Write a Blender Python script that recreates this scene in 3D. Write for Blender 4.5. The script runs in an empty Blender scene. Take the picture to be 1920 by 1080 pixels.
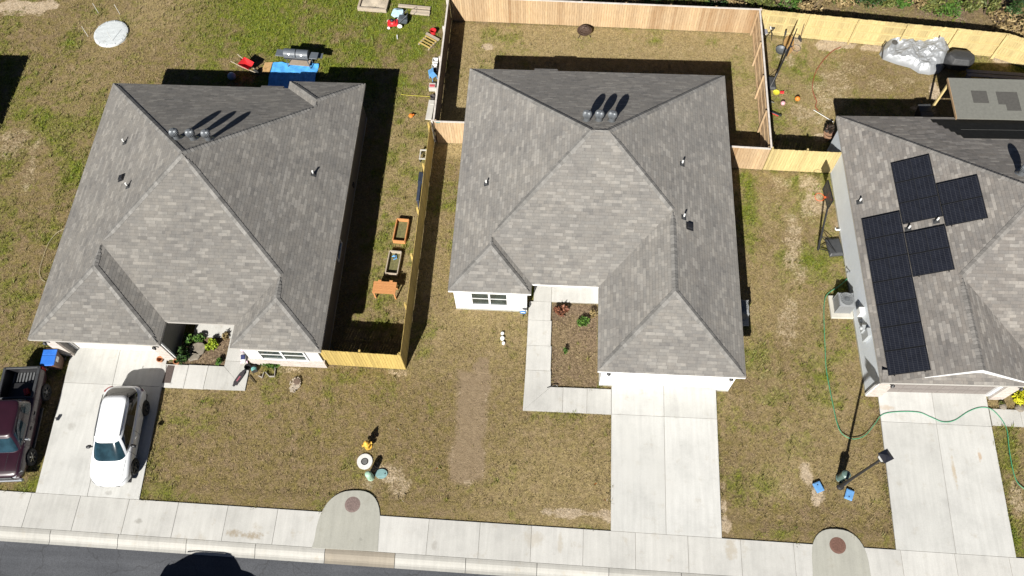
import bpy, bmesh, math, random
import numpy as np
from mathutils import Vector, Matrix
R = math.radians
S = bpy.context.scene
COL = S.collection
rng = random.Random(7)

# ------------------------------------------------------------------ camera
CAM_H = 37.0
F_PX = 1557.14
PITCH, YAW, ROLL = R(64.067), R(-5.89), R(-3.0)
_fw = Vector((math.sin(YAW)*math.cos(PITCH), math.cos(YAW)*math.cos(PITCH), -math.sin(PITCH)))
_rt = Vector((math.cos(YAW), -math.sin(YAW), 0))
_up = _rt.cross(_fw)
_c, _s = math.cos(ROLL), math.sin(ROLL)
RT, UP = _c*_rt + _s*_up, -_s*_rt + _c*_up
FW = _fw
cd = bpy.data.cameras.new('camera')
cam = bpy.data.objects.new('camera', cd)
COL.objects.link(cam)
m = Matrix((RT, UP, -FW)).transposed().to_4x4()
m.translation = (0, 0, CAM_H)
cam.matrix_world = m
cd.sensor_width = 36
cd.lens = F_PX/1920*36
cd.clip_end = 3000
S.camera = cam

# ------------------------------------------------------------------ light
SUN_AZ, SUN_EL = R(198.0), R(37.3)          # bearing from +Y clockwise, elevation
W = bpy.data.worlds.new("World")
S.world = W
W.use_nodes = True
wn = W.node_tree
sky = wn.nodes.new('ShaderNodeTexSky')
sky.sky_type = 'NISHITA'
sky.sun_disc = False
sky.sun_elevation = SUN_EL
sky.sun_rotation = SUN_AZ
sky.air_density = 0.25
sky.dust_density = 0.1
sky.ozone_density = 0.8
wn.links.new(sky.outputs[0], wn.nodes['Background'].inputs[0])
wn.nodes['Background'].inputs[1].default_value = 0.05
sl = bpy.data.lights.new('sun', 'SUN')
sl.energy = 5.0
sl.angle = R(0.53)
sl.color = (1.0, 0.965, 0.90)
sun = bpy.data.objects.new('sun', sl)
COL.objects.link(sun)
sd = Vector((math.sin(SUN_AZ)*math.cos(SUN_EL), math.cos(SUN_AZ)*math.cos(SUN_EL), math.sin(SUN_EL)))
sun.rotation_euler = sd.to_track_quat('Z', 'Y').to_euler()
sun.location = (0, -20, 40)
S.view_settings.view_transform = 'Standard'
S.view_settings.look = 'None'
S.view_settings.exposure = 1.0
S.view_settings.gamma = 1

# ------------------------------------------------------------------ helpers
def g(u, v, z=0.0):
    """measured photo position (1920x1080) to the world point at height z"""
    d = RT*((u-960)/F_PX) + UP*(-(v-540)/F_PX) + FW
    t = (z-CAM_H)/d.z
    return Vector((0, 0, CAM_H)) + d*t

class MB:
    def __init__(s): s.v=[]; s.f=[]; s.m=[]; s.t=[]; s.uv={}
    def add(s, vs, fs, m=0, t=None, uvs=None):
        o=len(s.v); s.v += [tuple(p) for p in vs]
        for i,f in enumerate(fs):
            if uvs: s.uv[len(s.f)] = uvs[i]
            s.f.append([o+k for k in f]); s.m.append(m); s.t.append(.5 if t is None else t)
        return s
    def box(s, c, d, rz=0, m=0, t=None, rot=None):
        x,y,z=[k/2 for k in d]
        M = rot if rot is not None else Matrix.Rotation(rz,3,'Z')
        vs=[M@Vector((a*x,b*y,e*z))+Vector(c) for e in(-1,1) for a,b in((-1,-1),(1,-1),(1,1),(-1,1))]
        return s.add(vs,[(3,2,1,0),(4,5,6,7),(0,1,5,4),(1,2,6,5),(2,3,7,6),(3,0,4,7)],m,t)
    def bar(s, a, b, w, h=None, m=0, t=None):
        a,b=Vector(a),Vector(b); h=h or w; d=b-a; L=d.length
        q=d.to_track_quat('X','Z').to_matrix()
        return s.box((a+b)/2,(L,w,h),m=m,t=t,rot=q)
    def prism(s, poly, z0, z1, m=0, t=None, bottom=True):
        n=len(poly)
        if sum(poly[i][0]*poly[(i+1)%n][1]-poly[(i+1)%n][0]*poly[i][1] for i in range(n))<0: poly=poly[::-1]
        vs=[(p[0],p[1],z0) for p in poly]+[(p[0],p[1],z1) for p in poly]
        fs=[tuple(range(n,2*n))]+[(i,(i+1)%n,n+(i+1)%n,n+i) for i in range(n)]
        if bottom: fs.append(tuple(range(n-1,-1,-1)))
        return s.add(vs,fs,m,t)
    def cyl(s, a, b, r0, r1=None, n=12, m=0, t=None, caps=True):
        a,b=Vector(a),Vector(b); r1=r0 if r1 is None else r1
        q=(b-a).to_track_quat('Z','Y').to_matrix()
        ring=[Vector((math.cos(2*math.pi*i/n),math.sin(2*math.pi*i/n),0)) for i in range(n)]
        vs=[a+q@(p*r0) for p in ring]+[b+q@(p*r1) for p in ring]
        fs=[(i,(i+1)%n,n+(i+1)%n,n+i) for i in range(n)]
        if caps: fs+=[tuple(range(n-1,-1,-1)),tuple(range(n,2*n))]
        return s.add(vs,fs,m,t)
    def lathe(s, prof, c=(0,0,0), n=20, m=0, t=None, axis=None, fin=0, caps=True):
        c=Vector(c); q=Vector(axis).to_track_quat('Z','Y').to_matrix() if axis else Matrix.Identity(3)
        vs=[]; k=len(prof)
        for i in range(n):
            a=2*math.pi*i/n; fr=1-fin*(i%2)
            for r,z in prof: vs.append(c+q@Vector((r*fr*math.cos(a),r*fr*math.sin(a),z)))
        fs=[(i*k+j,((i+1)%n)*k+j,((i+1)%n)*k+j+1,i*k+j+1) for i in range(n) for j in range(k-1)]
        if caps and prof[0][0]>1e-4: fs.append(tuple(i*k for i in range(n-1,-1,-1)))
        if caps and prof[-1][0]>1e-4: fs.append(tuple(i*k+k-1 for i in range(n)))
        return s.add(vs,fs,m,t)
    def tube(s, pts, r, n=6, m=0, t=None):
        pts=[Vector(p) for p in pts]; vs=[]; rr=r if isinstance(r,(list,tuple)) else [r]*len(pts)
        for i,p in enumerate(pts):
            d=(pts[min(i+1,len(pts)-1)]-pts[max(i-1,0)]).normalized()
            q=d.to_track_quat('Z','Y').to_matrix()
            vs+=[p+q@Vector((math.cos(2*math.pi*k/n)*rr[i],math.sin(2*math.pi*k/n)*rr[i],0)) for k in range(n)]
        L=len(pts)
        fs=[(i*n+k,i*n+(k+1)%n,(i+1)*n+(k+1)%n,(i+1)*n+k) for i in range(L-1) for k in range(n)]
        fs+=[tuple(range(n-1,-1,-1)),tuple(range((L-1)*n,L*n))]
        return s.add(vs,fs,m,t)
    def grid(s, fn, nu, nv, m=0, t=None):
        vs=[fn(i/nu,j/nv) for i in range(nu+1) for j in range(nv+1)]
        fs=[(i*(nv+1)+j,(i+1)*(nv+1)+j,(i+1)*(nv+1)+j+1,i*(nv+1)+j+1) for i in range(nu) for j in range(nv)]
        return s.add(vs,fs,m,t)
    def leaves(s, c, rad, n, size, r, lo=.25, m=0, t0=0, t1=1, up=.3):
        c=Vector(c)
        for _ in range(n):
            while True:
                p=Vector((r.uniform(-1,1),r.uniform(-1,1),r.uniform(-1,1)))
                if lo<p.length<1: break
            p=Vector((p.x*rad[0],p.y*rad[1],p.z*rad[2]))+c
            a=Vector((r.gauss(0,1),r.gauss(0,1),r.gauss(0,1)*(1-up))).normalized()
            b=a.cross(Vector((r.gauss(0,1),r.gauss(0,1),r.gauss(0,1)))).normalized()
            k=size*r.uniform(.6,1.4); tt=r.uniform(t0,t1)
            s.add([p-a*k,p+b*k*.38,p+a*k,p-b*k*.38],[(0,1,2,3)],m,tt)
        return s
    def build(s, name, mats, parent=None, smooth=False, bevel=0, loc=None, rz=0, seg=1):
        me=bpy.data.meshes.new(name)
        me.from_pydata(s.v,[],s.f)
        mats=mats if isinstance(mats,(list,tuple)) else [mats]
        for mm in mats: me.materials.append(mm)
        me.polygons.foreach_set('material_index',s.m)
        a=me.attributes.new('tint','FLOAT','FACE'); a.data.foreach_set('value',s.t)
        if s.uv:
            ul=me.uv_layers.new(name='UVMap')
            for fi,us in s.uv.items():
                for li,uv in zip(me.polygons[fi].loop_indices,us): ul.data[li].uv=uv
        if smooth: me.polygons.foreach_set('use_smooth',[True]*len(s.f))
        me.update()
        o=bpy.data.objects.new(name,me); COL.objects.link(o)
        if parent: o.parent=parent
        if loc is not None: o.location=loc
        if rz: o.rotation_euler.z=rz
        if bevel:
            b=o.modifiers.new('bevel','BEVEL'); b.width=bevel; b.segments=seg; b.limit_method='ANGLE'
        return o

def tag(o, label=None, cat=None, group=None, kind=None):
    if label: o['label']=label
    if cat: o['category']=cat
    if group: o['group']=group
    if kind: o['kind']=kind
    return o
def thing(name, label, cat, loc=(0,0,0), rz=0, group=None):
    o=bpy.data.objects.new(name,None); COL.objects.link(o)
    o.location=loc; o.rotation_euler=(0,0,rz); o.empty_display_size=.2
    return tag(o,label,cat,group)
def copy_tree(o, parent=None):
    c=o.copy(); COL.objects.link(c)
    if parent: c.parent=parent
    for ch in list(o.children): copy_tree(ch,c)
    return c
def again(o, loc, rz, label, group=None):
    c=copy_tree(o); c.location=loc; c.rotation_euler.z=rz; c['label']=label
    if group: c['group']=group
    return c
def struct(o): o['kind']='structure'; return o

# ------------------------------------------------------------------ materials
ALB=.80                # all surface colours are keyed to this reflectance scale
class NT:
    def __init__(s, name):
        s.mat=bpy.data.materials.new(name); s.mat.use_nodes=True
        s.n=s.mat.node_tree.nodes; s.l=s.mat.node_tree.links
        s.p=s.n['Principled BSDF']
    def new(s, typ, **kw):
        k=s.n.new(typ)
        for a,b in kw.items(): setattr(k,a,b)
        return k
    def lk(s,a,b): s.l.new(a,b)
    def coord(s, kind='Object'): return s.new('ShaderNodeTexCoord').outputs[kind]
    def noise(s, vec, scale, detail=4, rough=.6):
        k=s.new('ShaderNodeTexNoise'); k.inputs['Scale'].default_value=scale
        k.inputs['Detail'].default_value=detail; k.inputs['Roughness'].default_value=rough
        s.lk(vec,k.inputs['Vector']); return k.outputs[0]
    def ramp(s, fac, stops):
        k=s.new('ShaderNodeValToRGB'); e=k.color_ramp.elements
        while len(e)<len(stops): e.new(.5)
        for i,(p,c) in enumerate(stops): e[i].position=p; e[i].color=(*c,1) if len(c)==3 else c
        s.lk(fac,k.inputs[0]); return k.outputs[0]
    def mix(s, fac, a, b, typ='MIX'):
        k=s.new('ShaderNodeMix',data_type='RGBA',blend_type=typ)
        for i,x in ((0,fac),(6,a),(7,b)):
            if isinstance(x,(int,float)): k.inputs[i].default_value=x
            elif isinstance(x,tuple): k.inputs[i].default_value=(*x,1)
            else: s.lk(x,k.inputs[i])
        return k.outputs[2]
    def math(s, op, a, b=0.0, c=None):
        k=s.new('ShaderNodeMath',operation=op)
        for i,x in enumerate((a,b,c)):
            if x is None: continue
            if isinstance(x,(int,float)): k.inputs[i].default_value=x
            else: s.lk(x,k.inputs[i])
        return k.outputs[0]
    def attr(s, name):
        k=s.new('ShaderNodeAttribute'); k.attribute_name=name; return k
    def bump(s, h, strength=.3, dist=.02):
        k=s.new('ShaderNodeBump'); k.inputs['Strength'].default_value=strength; k.inputs['Distance'].default_value=dist
        s.lk(h,k.inputs['Height']); s.lk(k.outputs[0],s.p.inputs['Normal'])
    def done(s, col, rough=.8, metal=0, spec=None):
        if isinstance(col,tuple): s.p.inputs['Base Color'].default_value=(*[x*ALB for x in col],1)
        else: s.lk(s.mix(1.0,col,(ALB,ALB,ALB),'MULTIPLY'),s.p.inputs['Base Color'])
        s.p.inputs['Roughness'].default_value=rough; s.p.inputs['Metallic'].default_value=metal
        if spec is not None: s.p.inputs['Specular IOR Level'].default_value=spec
        return s.mat

def plain(name, col, rough=.7, var=.12, scale=6, metal=0, bump=0, bscale=60, spec=None, coat=0, tint=0):
    t=NT(name); v=t.coord()
    f=t.noise(v,scale,5)
    lo=tuple(max(0,c*(1-var)) for c in col); hi=tuple(min(1,c*(1+var)) for c in col)
    c=t.ramp(f,[(.3,lo),(.7,hi)])
    if tint:
        a=t.attr('tint').outputs['Fac']
        c=t.mix(1.0,c,t.ramp(a,[(0,(1-tint,)*3),(1,(1+tint,)*3)]),'MULTIPLY')
    if bump: t.bump(t.noise(v,bscale,3),bump)
    if coat:
        t.p.inputs['Coat Weight'].default_value=coat; t.p.inputs['Coat Roughness'].default_value=.04
    return t.done(c,rough,metal,spec)

def shingle_mat(name, dark, midc, light, warm):
    t=NT(name); uv=t.coord('UV')
    sx=t.new('ShaderNodeSeparateXYZ'); t.lk(uv,sx.inputs[0])
    rowf=t.math('DIVIDE',sx.outputs[1],.145); row=t.math('FLOOR',rowf); fr=t.math('FRACT',rowf)
    def layer(w, seed):
        wn1=t.new('ShaderNodeTexWhiteNoise',noise_dimensions='2D')
        cv=t.new('ShaderNodeCombineXYZ'); t.lk(row,cv.inputs[0]); cv.inputs[1].default_value=seed
        t.lk(cv.outputs[0],wn1.inputs['Vector'])
        uu=t.math('ADD',t.math('DIVIDE',sx.outputs[0],w),t.math('MULTIPLY',wn1.outputs['Value'],7.3))
        cell=t.math('FLOOR',uu)
        wn2=t.new('ShaderNodeTexWhiteNoise',noise_dimensions='3D')
        cv2=t.new('ShaderNodeCombineXYZ'); t.lk(row,cv2.inputs[0]); t.lk(cell,cv2.inputs[1]); cv2.inputs[2].default_value=seed
        t.lk(cv2.outputs[0],wn2.inputs['Vector'])
        return wn2.outputs['Value'], t.math('FRACT',uu)
    a,fa=layer(.43,1.7); b,fb=layer(.27,5.1)
    v=t.math('ADD',t.math('MULTIPLY',a,.68),t.math('MULTIPLY',b,.32))
    c=t.ramp(v,[(.05,dark),(.30,midc),(.64,tuple(x*1.05 for x in midc)),(.80,light),(1,tuple(x*1.1 for x in light))])
    c=t.mix(t.math('MULTIPLY',b,.45),c,warm)
    big=t.noise(t.coord(),.55,5)
    c=t.mix(1.0,c,t.ramp(big,[(.3,(.88,.88,.89)),(.7,(1.09,1.08,1.06))]),'MULTIPLY')
    fine=t.noise(t.coord(),70,2)
    c=t.mix(1.0,c,t.ramp(fine,[(.3,(.84,.84,.84)),(.7,(1.14,1.14,1.14))]),'MULTIPLY')
    # painted shadow line along each row's lap edge, and the slot between tabs
    e=t.math('LESS_THAN',fr,.10); sl_=t.math('LESS_THAN',fa,.035)
    c=t.mix(t.math('MULTIPLY',t.math('MAXIMUM',e,sl_),.34),c,(.03,.03,.03))
    mot=t.noise(t.coord(),4.5,4,.7); c=t.mix(1.0,c,t.ramp(mot,[(.3,(.90,.90,.90)),(.7,(1.10,1.09,1.07))]),'MULTIPLY')
    t.bump(t.math('ADD',t.math('MULTIPLY',fr,-1.0),t.math('MULTIPLY',fine,.5)),.55,.012)
    t.p.inputs['Diffuse Roughness'].default_value=.32
    return t.done(c,.92,0,.25)

def siding_mat(name, col, pitch=.18, vertical=False):
    t=NT(name); v=t.coord()
    sx=t.new('ShaderNodeSeparateXYZ'); t.lk(v,sx.inputs[0])
    src=t.math('ADD',sx.outputs[0],sx.outputs[1]) if vertical else sx.outputs[2]
    fr=t.math('FRACT',t.math('DIVIDE',src,pitch))
    gap=t.math('LESS_THAN',fr,.09)
    c=t.ramp(t.noise(v,1.5,4),[(.3,tuple(x*.94 for x in col)),(.7,tuple(min(1,x*1.03) for x in col))])
    c=t.mix(t.math('MULTIPLY',gap,.35),c,tuple(x*.35 for x in col))
    t.bump(fr,.5,.015)
    return t.done(c,.6)

def brick_mat(name, a, b, mortar):
    t=NT(name); v=t.coord(); sx=t.new('ShaderNodeSeparateXYZ'); t.lk(v,sx.inputs[0])
    cv=t.new('ShaderNodeCombineXYZ'); t.lk(t.math('ADD',sx.outputs[0],sx.outputs[1]),cv.inputs[0]); t.lk(sx.outputs[2],cv.inputs[1])
    k=t.new('ShaderNodeTexBrick'); t.lk(cv.outputs[0],k.inputs['Vector'])
    k.inputs['Color1'].default_value=(*a,1); k.inputs['Color2'].default_value=(*b,1); k.inputs['Mortar'].default_value=(*mortar,1)
    k.inputs['Scale'].default_value=1; k.inputs['Brick Width'].default_value=.22; k.inputs['Row Height'].default_value=.075; k.inputs['Mortar Size'].default_value=.008
    c=t.mix(1.0,k.outputs[0],t.ramp(t.noise(v,14,4),[(.3,(.8,.8,.8)),(.7,(1.15,1.15,1.15))]),'MULTIPLY')
    return t.done(c,.85)

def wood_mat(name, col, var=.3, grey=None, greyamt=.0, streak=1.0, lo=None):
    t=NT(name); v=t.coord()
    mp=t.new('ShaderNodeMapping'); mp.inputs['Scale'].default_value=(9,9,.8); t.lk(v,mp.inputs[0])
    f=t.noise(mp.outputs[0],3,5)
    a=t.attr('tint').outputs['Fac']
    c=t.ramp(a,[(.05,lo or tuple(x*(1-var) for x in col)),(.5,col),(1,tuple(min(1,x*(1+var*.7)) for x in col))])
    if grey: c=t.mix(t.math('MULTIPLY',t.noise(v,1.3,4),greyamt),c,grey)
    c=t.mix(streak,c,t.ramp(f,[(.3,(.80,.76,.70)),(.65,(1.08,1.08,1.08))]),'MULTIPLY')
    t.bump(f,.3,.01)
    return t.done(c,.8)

def concrete_mat(name, col, stain=.5, warm=(.36,.31,.23), spots=()):
    t=NT(name); v=t.coord()
    big=t.noise(v,.7,6,.65); fine=t.noise(v,22,4,.7)
    c=t.ramp(big,[(.28,tuple(x*.86 for x in col)),(.5,col),(.72,tuple(x*1.07 for x in col))])
    mp=t.new('ShaderNodeMapping'); mp.inputs['Location'].default_value=(31,7,3); t.lk(v,mp.inputs[0])
    st=t.noise(mp.outputs[0],1.6,7,.7)
    c=t.mix(t.ramp(st,[(.58,(0,0,0)),(.76,(stain,)*3)]),c,warm)
    c=t.mix(1.0,c,t.ramp(fine,[(.3,(.92,.92,.92)),(.7,(1.05,1.05,1.05))]),'MULTIPLY')
    mp2=t.new('ShaderNodeMapping'); mp2.inputs['Scale'].default_value=(5,.35,1); t.lk(v,mp2.inputs[0])
    c=t.mix(1.0,c,t.ramp(t.noise(mp2.outputs[0],1.2,4),[(.32,(.93,.93,.93)),(.68,(1.05,1.05,1.05))]),'MULTIPLY')
    vo=t.new('ShaderNodeTexVoronoi'); vo.inputs['Scale'].default_value=1.1; t.lk(v,vo.inputs['Vector'])
    sp_=t.math('MULTIPLY',t.ramp(vo.outputs['Distance'],[(.03,(1,1,1)),(.12,(0,0,0))]),t.ramp(t.noise(v,2.1,3),[(.52,(0,0,0)),(.62,(.55,.55,.55))]))
    c=t.mix(sp_,c,tuple(x*.55 for x in col))
    sx=t.new('ShaderNodeSeparateXYZ'); t.lk(v,sx.inputs[0])
    for (cx,cy,rx,ry,cc,am) in spots:
        dx=t.math('DIVIDE',t.math('SUBTRACT',sx.outputs[0],cx),rx); dy=t.math('DIVIDE',t.math('SUBTRACT',sx.outputs[1],cy),ry)
        d=t.math('ADD',t.math('MULTIPLY',dx,dx),t.math('MULTIPLY',dy,dy))
        d=t.math('ADD',d,t.math('MULTIPLY',t.math('SUBTRACT',t.noise(v,6.0,5,.7),.5),3.2))
        c=t.mix(t.ramp(d,[(.15,(am,am,am)),(1.0,(0,0,0))]),c,cc)
    a=t.attr('tint').outputs['Fac']
    c=t.mix(1.0,c,t.ramp(a,[(0,(.88,.88,.87)),(1,(1.09,1.09,1.09))]),'MULTIPLY')
    t.bump(fine,.12,.004)
    return t.done(c,.88,0,.3)

def leaf_mat(name, a, b, c3=None):
    t=NT(name); f=t.attr('tint').outputs['Fac']
    c=t.ramp(f,[(0,a),(.6,b),(1,c3 or b)])
    t.p.inputs['Subsurface Weight'].default_value=0
    return t.done(c,.6,0,.3)

def glass_mat(name, col=(.015,.02,.025), rough=.04):
    t=NT(name); v=t.coord()
    c=t.ramp(t.noise(v,2.5,3),[(.35,tuple(x*.7 for x in col)),(.65,tuple(x*1.4 for x in col))])
    return t.done(c,rough,0,.6)

SH_A=shingle_mat('shingle_grey',(.172,.166,.159),(.211,.204,.193),(.300,.290,.272),(.226,.208,.187))
SH_C=shingle_mat('shingle_warm_grey',(.154,.148,.141),(.194,.187,.176),(.280,.270,.252),(.207,.191,.171))
SH_B=shingle_mat('shingle_taupe',(.146,.138,.131),(.194,.184,.174),(.31,.297,.278),(.195,.172,.152))
CAP=plain('ridge_shingle',(.188,.181,.169),.92,.18,9,tint=.22)
CAPB=plain('ridge_shingle_taupe',(.172,.162,.15),.92,.18,9,tint=.22)
TRIMW=plain('white_trim',(.80,.80,.79),.5,.04)
TRIMT=plain('taupe_trim',(.42,.40,.37),.55,.06)
WHITE_SIDE=siding_mat('white_board_siding',(.84,.84,.83),.30,True)
GREY_SIDE=siding_mat('pale_lap_siding',(.66,.67,.68))
BLUE_SIDE=siding_mat('pale_blue_lap_siding',(.76,.81,.86),.15)
TAUPE_SIDE=siding_mat('taupe_lap_siding',(.16,.15,.14),.2)
CREAM=siding_mat('cream_door_panel',(.70,.67,.62),.53)
WDOOR=siding_mat('white_door_panel',(.82,.82,.81),.53)
TDOOR=siding_mat('taupe_door_panel',(.21,.185,.17),.53)
BRICK=brick_mat('pale_brick',(.42,.35,.30),(.55,.49,.44),(.55,.53,.50))
GLASS=glass_mat('window_glass',(.035,.05,.05),.08)
DARKGLASS=glass_mat('tinted_car_glass',(.006,.007,.009),.08)
CARGLASS=glass_mat('car_glass',(.014,.036,.048),.05)
BLACK=plain('black_paint',(.018,.018,.020),.45,.2)
DARK=plain('charcoal_plastic',(.045,.047,.05),.5,.2)
RUBBER=plain('rubber',(.018,.018,.018),.85,.2)
STEEL=plain('galvanised_steel',(.20,.215,.23),.45,.15,9,.5)
CHROME=plain('bright_alloy',(.60,.61,.62),.25,.1,9,.9)
WPLASTIC=plain('white_plastic',(.78,.78,.76),.4,.05)
CONC=concrete_mat('concrete',(.545,.542,.52),.5,(.36,.31,.23),[(g(1788,885).x,g(1788,885).y,.10,.75,(.40,.30,.17),.55),(g(1836,855).x,g(1836,855).y,.09,.35,(.42,.27,.14),.6),(g(1660,765).x,g(1660,765).y,.4,.14,(.42,.31,.2),.5),(g(135,800).x,g(135,800).y,.25,.2,(.33,.32,.29),.5),(g(130,705).x,g(130,705).y,.3,.3,(.34,.32,.28),.35),(g(205,925).x,g(205,925).y,.18,.12,(.25,.24,.22),.5),(g(1240,900).x,g(1240,900).y,.9,1.6,(.56,.555,.53),.6),(g(1180,850).x,g(1180,850).y,.5,2.0,(.56,.555,.53),.5)])
CONC2=concrete_mat('concrete_walk',(.53,.522,.495),.6,(.36,.31,.23),[(g(475,1005).x,g(475,1005).y,.5,.2,(.30,.24,.16),.75),(g(440,1000).x,g(440,1000).y,.42,.18,(.30,.24,.16),.7),(g(260,978).x,g(260,978).y,.2,.15,(.22,.21,.18),.5),(g(815,1024).x,g(815,1024).y,.14,.2,(.28,.26,.23),.5),(g(1370,1030).x,g(1370,1030).y,.3,.5,(.38,.32,.23),.5),(g(1000,1010).x,g(1000,1010).y,.5,.4,(.40,.35,.27),.4),(g(1050,1020).x,g(1050,1020).y,.15,.5,(.38,.33,.25),.45)])
CONC3=concrete_mat('concrete_green_grey',(.385,.38,.335),.4,(.28,.25,.19))
CURBM=concrete_mat('concrete_curb',(.42,.41,.38),.6)
CURBD=concrete_mat('concrete_stained',(.30,.265,.215),.5)
JOINT=plain('joint_dirt',(.26,.245,.215),.95,.3)
def road_mat():
    t=NT('asphalt'); v=t.coord()
    c=t.ramp(t.noise(v,.5,6),[(.3,(.060,.064,.074)),(.7,(.082,.086,.097))])
    mp=t.new('ShaderNodeMapping'); mp.inputs['Scale'].default_value=(.12,2.2,1); t.lk(v,mp.inputs[0])
    c=t.mix(1.0,c,t.ramp(t.noise(mp.outputs[0],1.3,4),[(.3,(.86,.86,.86)),(.7,(1.16,1.16,1.15))]),'MULTIPLY')
    f=t.noise(v,24,4,.85)
    c=t.mix(1.0,c,t.ramp(f,[(.3,(.55,.55,.55)),(.7,(1.45,1.45,1.43))]),'MULTIPLY')
    vo=t.new('ShaderNodeTexVoronoi'); vo.feature='DISTANCE_TO_EDGE'; vo.inputs['Scale'].default_value=.35
    wv=t.new('ShaderNodeVectorMath',operation='ADD'); nz=t.new('ShaderNodeTexNoise'); nz.inputs['Scale'].default_value=1.5; t.lk(v,nz.inputs['Vector']); t.lk(v,wv.inputs[0]); t.lk(nz.outputs['Color'],wv.inputs[1]); t.lk(wv.outputs[0],vo.inputs['Vector'])
    c=t.mix(t.ramp(vo.outputs['Distance'],[(.003,(.5,.5,.5)),(.010,(0,0,0))]),c,(.03,.03,.032))
    t.bump(f,.3,.01)
    return t.done(c,.85)
ROAD=road_mat()
W_YEL=wood_mat('new_yellow_pine',(.50,.37,.115),.25)
W_YEL2=wood_mat('bright_yellow_pine',(.53,.425,.20),.25)
W_TAN=wood_mat('weathered_cedar',(.44,.30,.165),.5,(.48,.40,.29),.45,1.0,(.28,.145,.05))
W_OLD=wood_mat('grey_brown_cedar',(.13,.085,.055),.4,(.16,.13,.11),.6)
W_ORG=wood_mat('orange_stained_wood',(.55,.25,.09),.15)
W_RAW=wood_mat('raw_boards',(.42,.34,.24),.25,(.4,.38,.35),.7)

# ------------------------------------------------------------------ ground
def vnoise(X, Y, sc, seed, octv=4):
    out=np.zeros_like(X); amp=1; tot=0
    for o in range(octv):
        r=np.random.RandomState(seed+o*13); T=r.rand(256,256)
        x=X*sc; y=Y*sc; xi=np.floor(x).astype(int); yi=np.floor(y).astype(int)
        fx=x-xi; fy=y-yi; fx=fx*fx*(3-2*fx); fy=fy*fy*(3-2*fy)
        a=T[xi%256,yi%256]; b=T[(xi+1)%256,yi%256]; c=T[xi%256,(yi+1)%256]; d=T[(xi+1)%256,(yi+1)%256]
        out+=amp*((a*(1-fx)+b*fx)*(1-fy)+(c*(1-fx)+d*fx)*fy); tot+=amp; amp*=.55; sc*=2.1
    return out/tot
def SLY(x): return -.0128*x           # the street runs a touch askew of the houses
SW_IN, SW_OUT, GUT = 6.46, 4.93, 4.33

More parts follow.
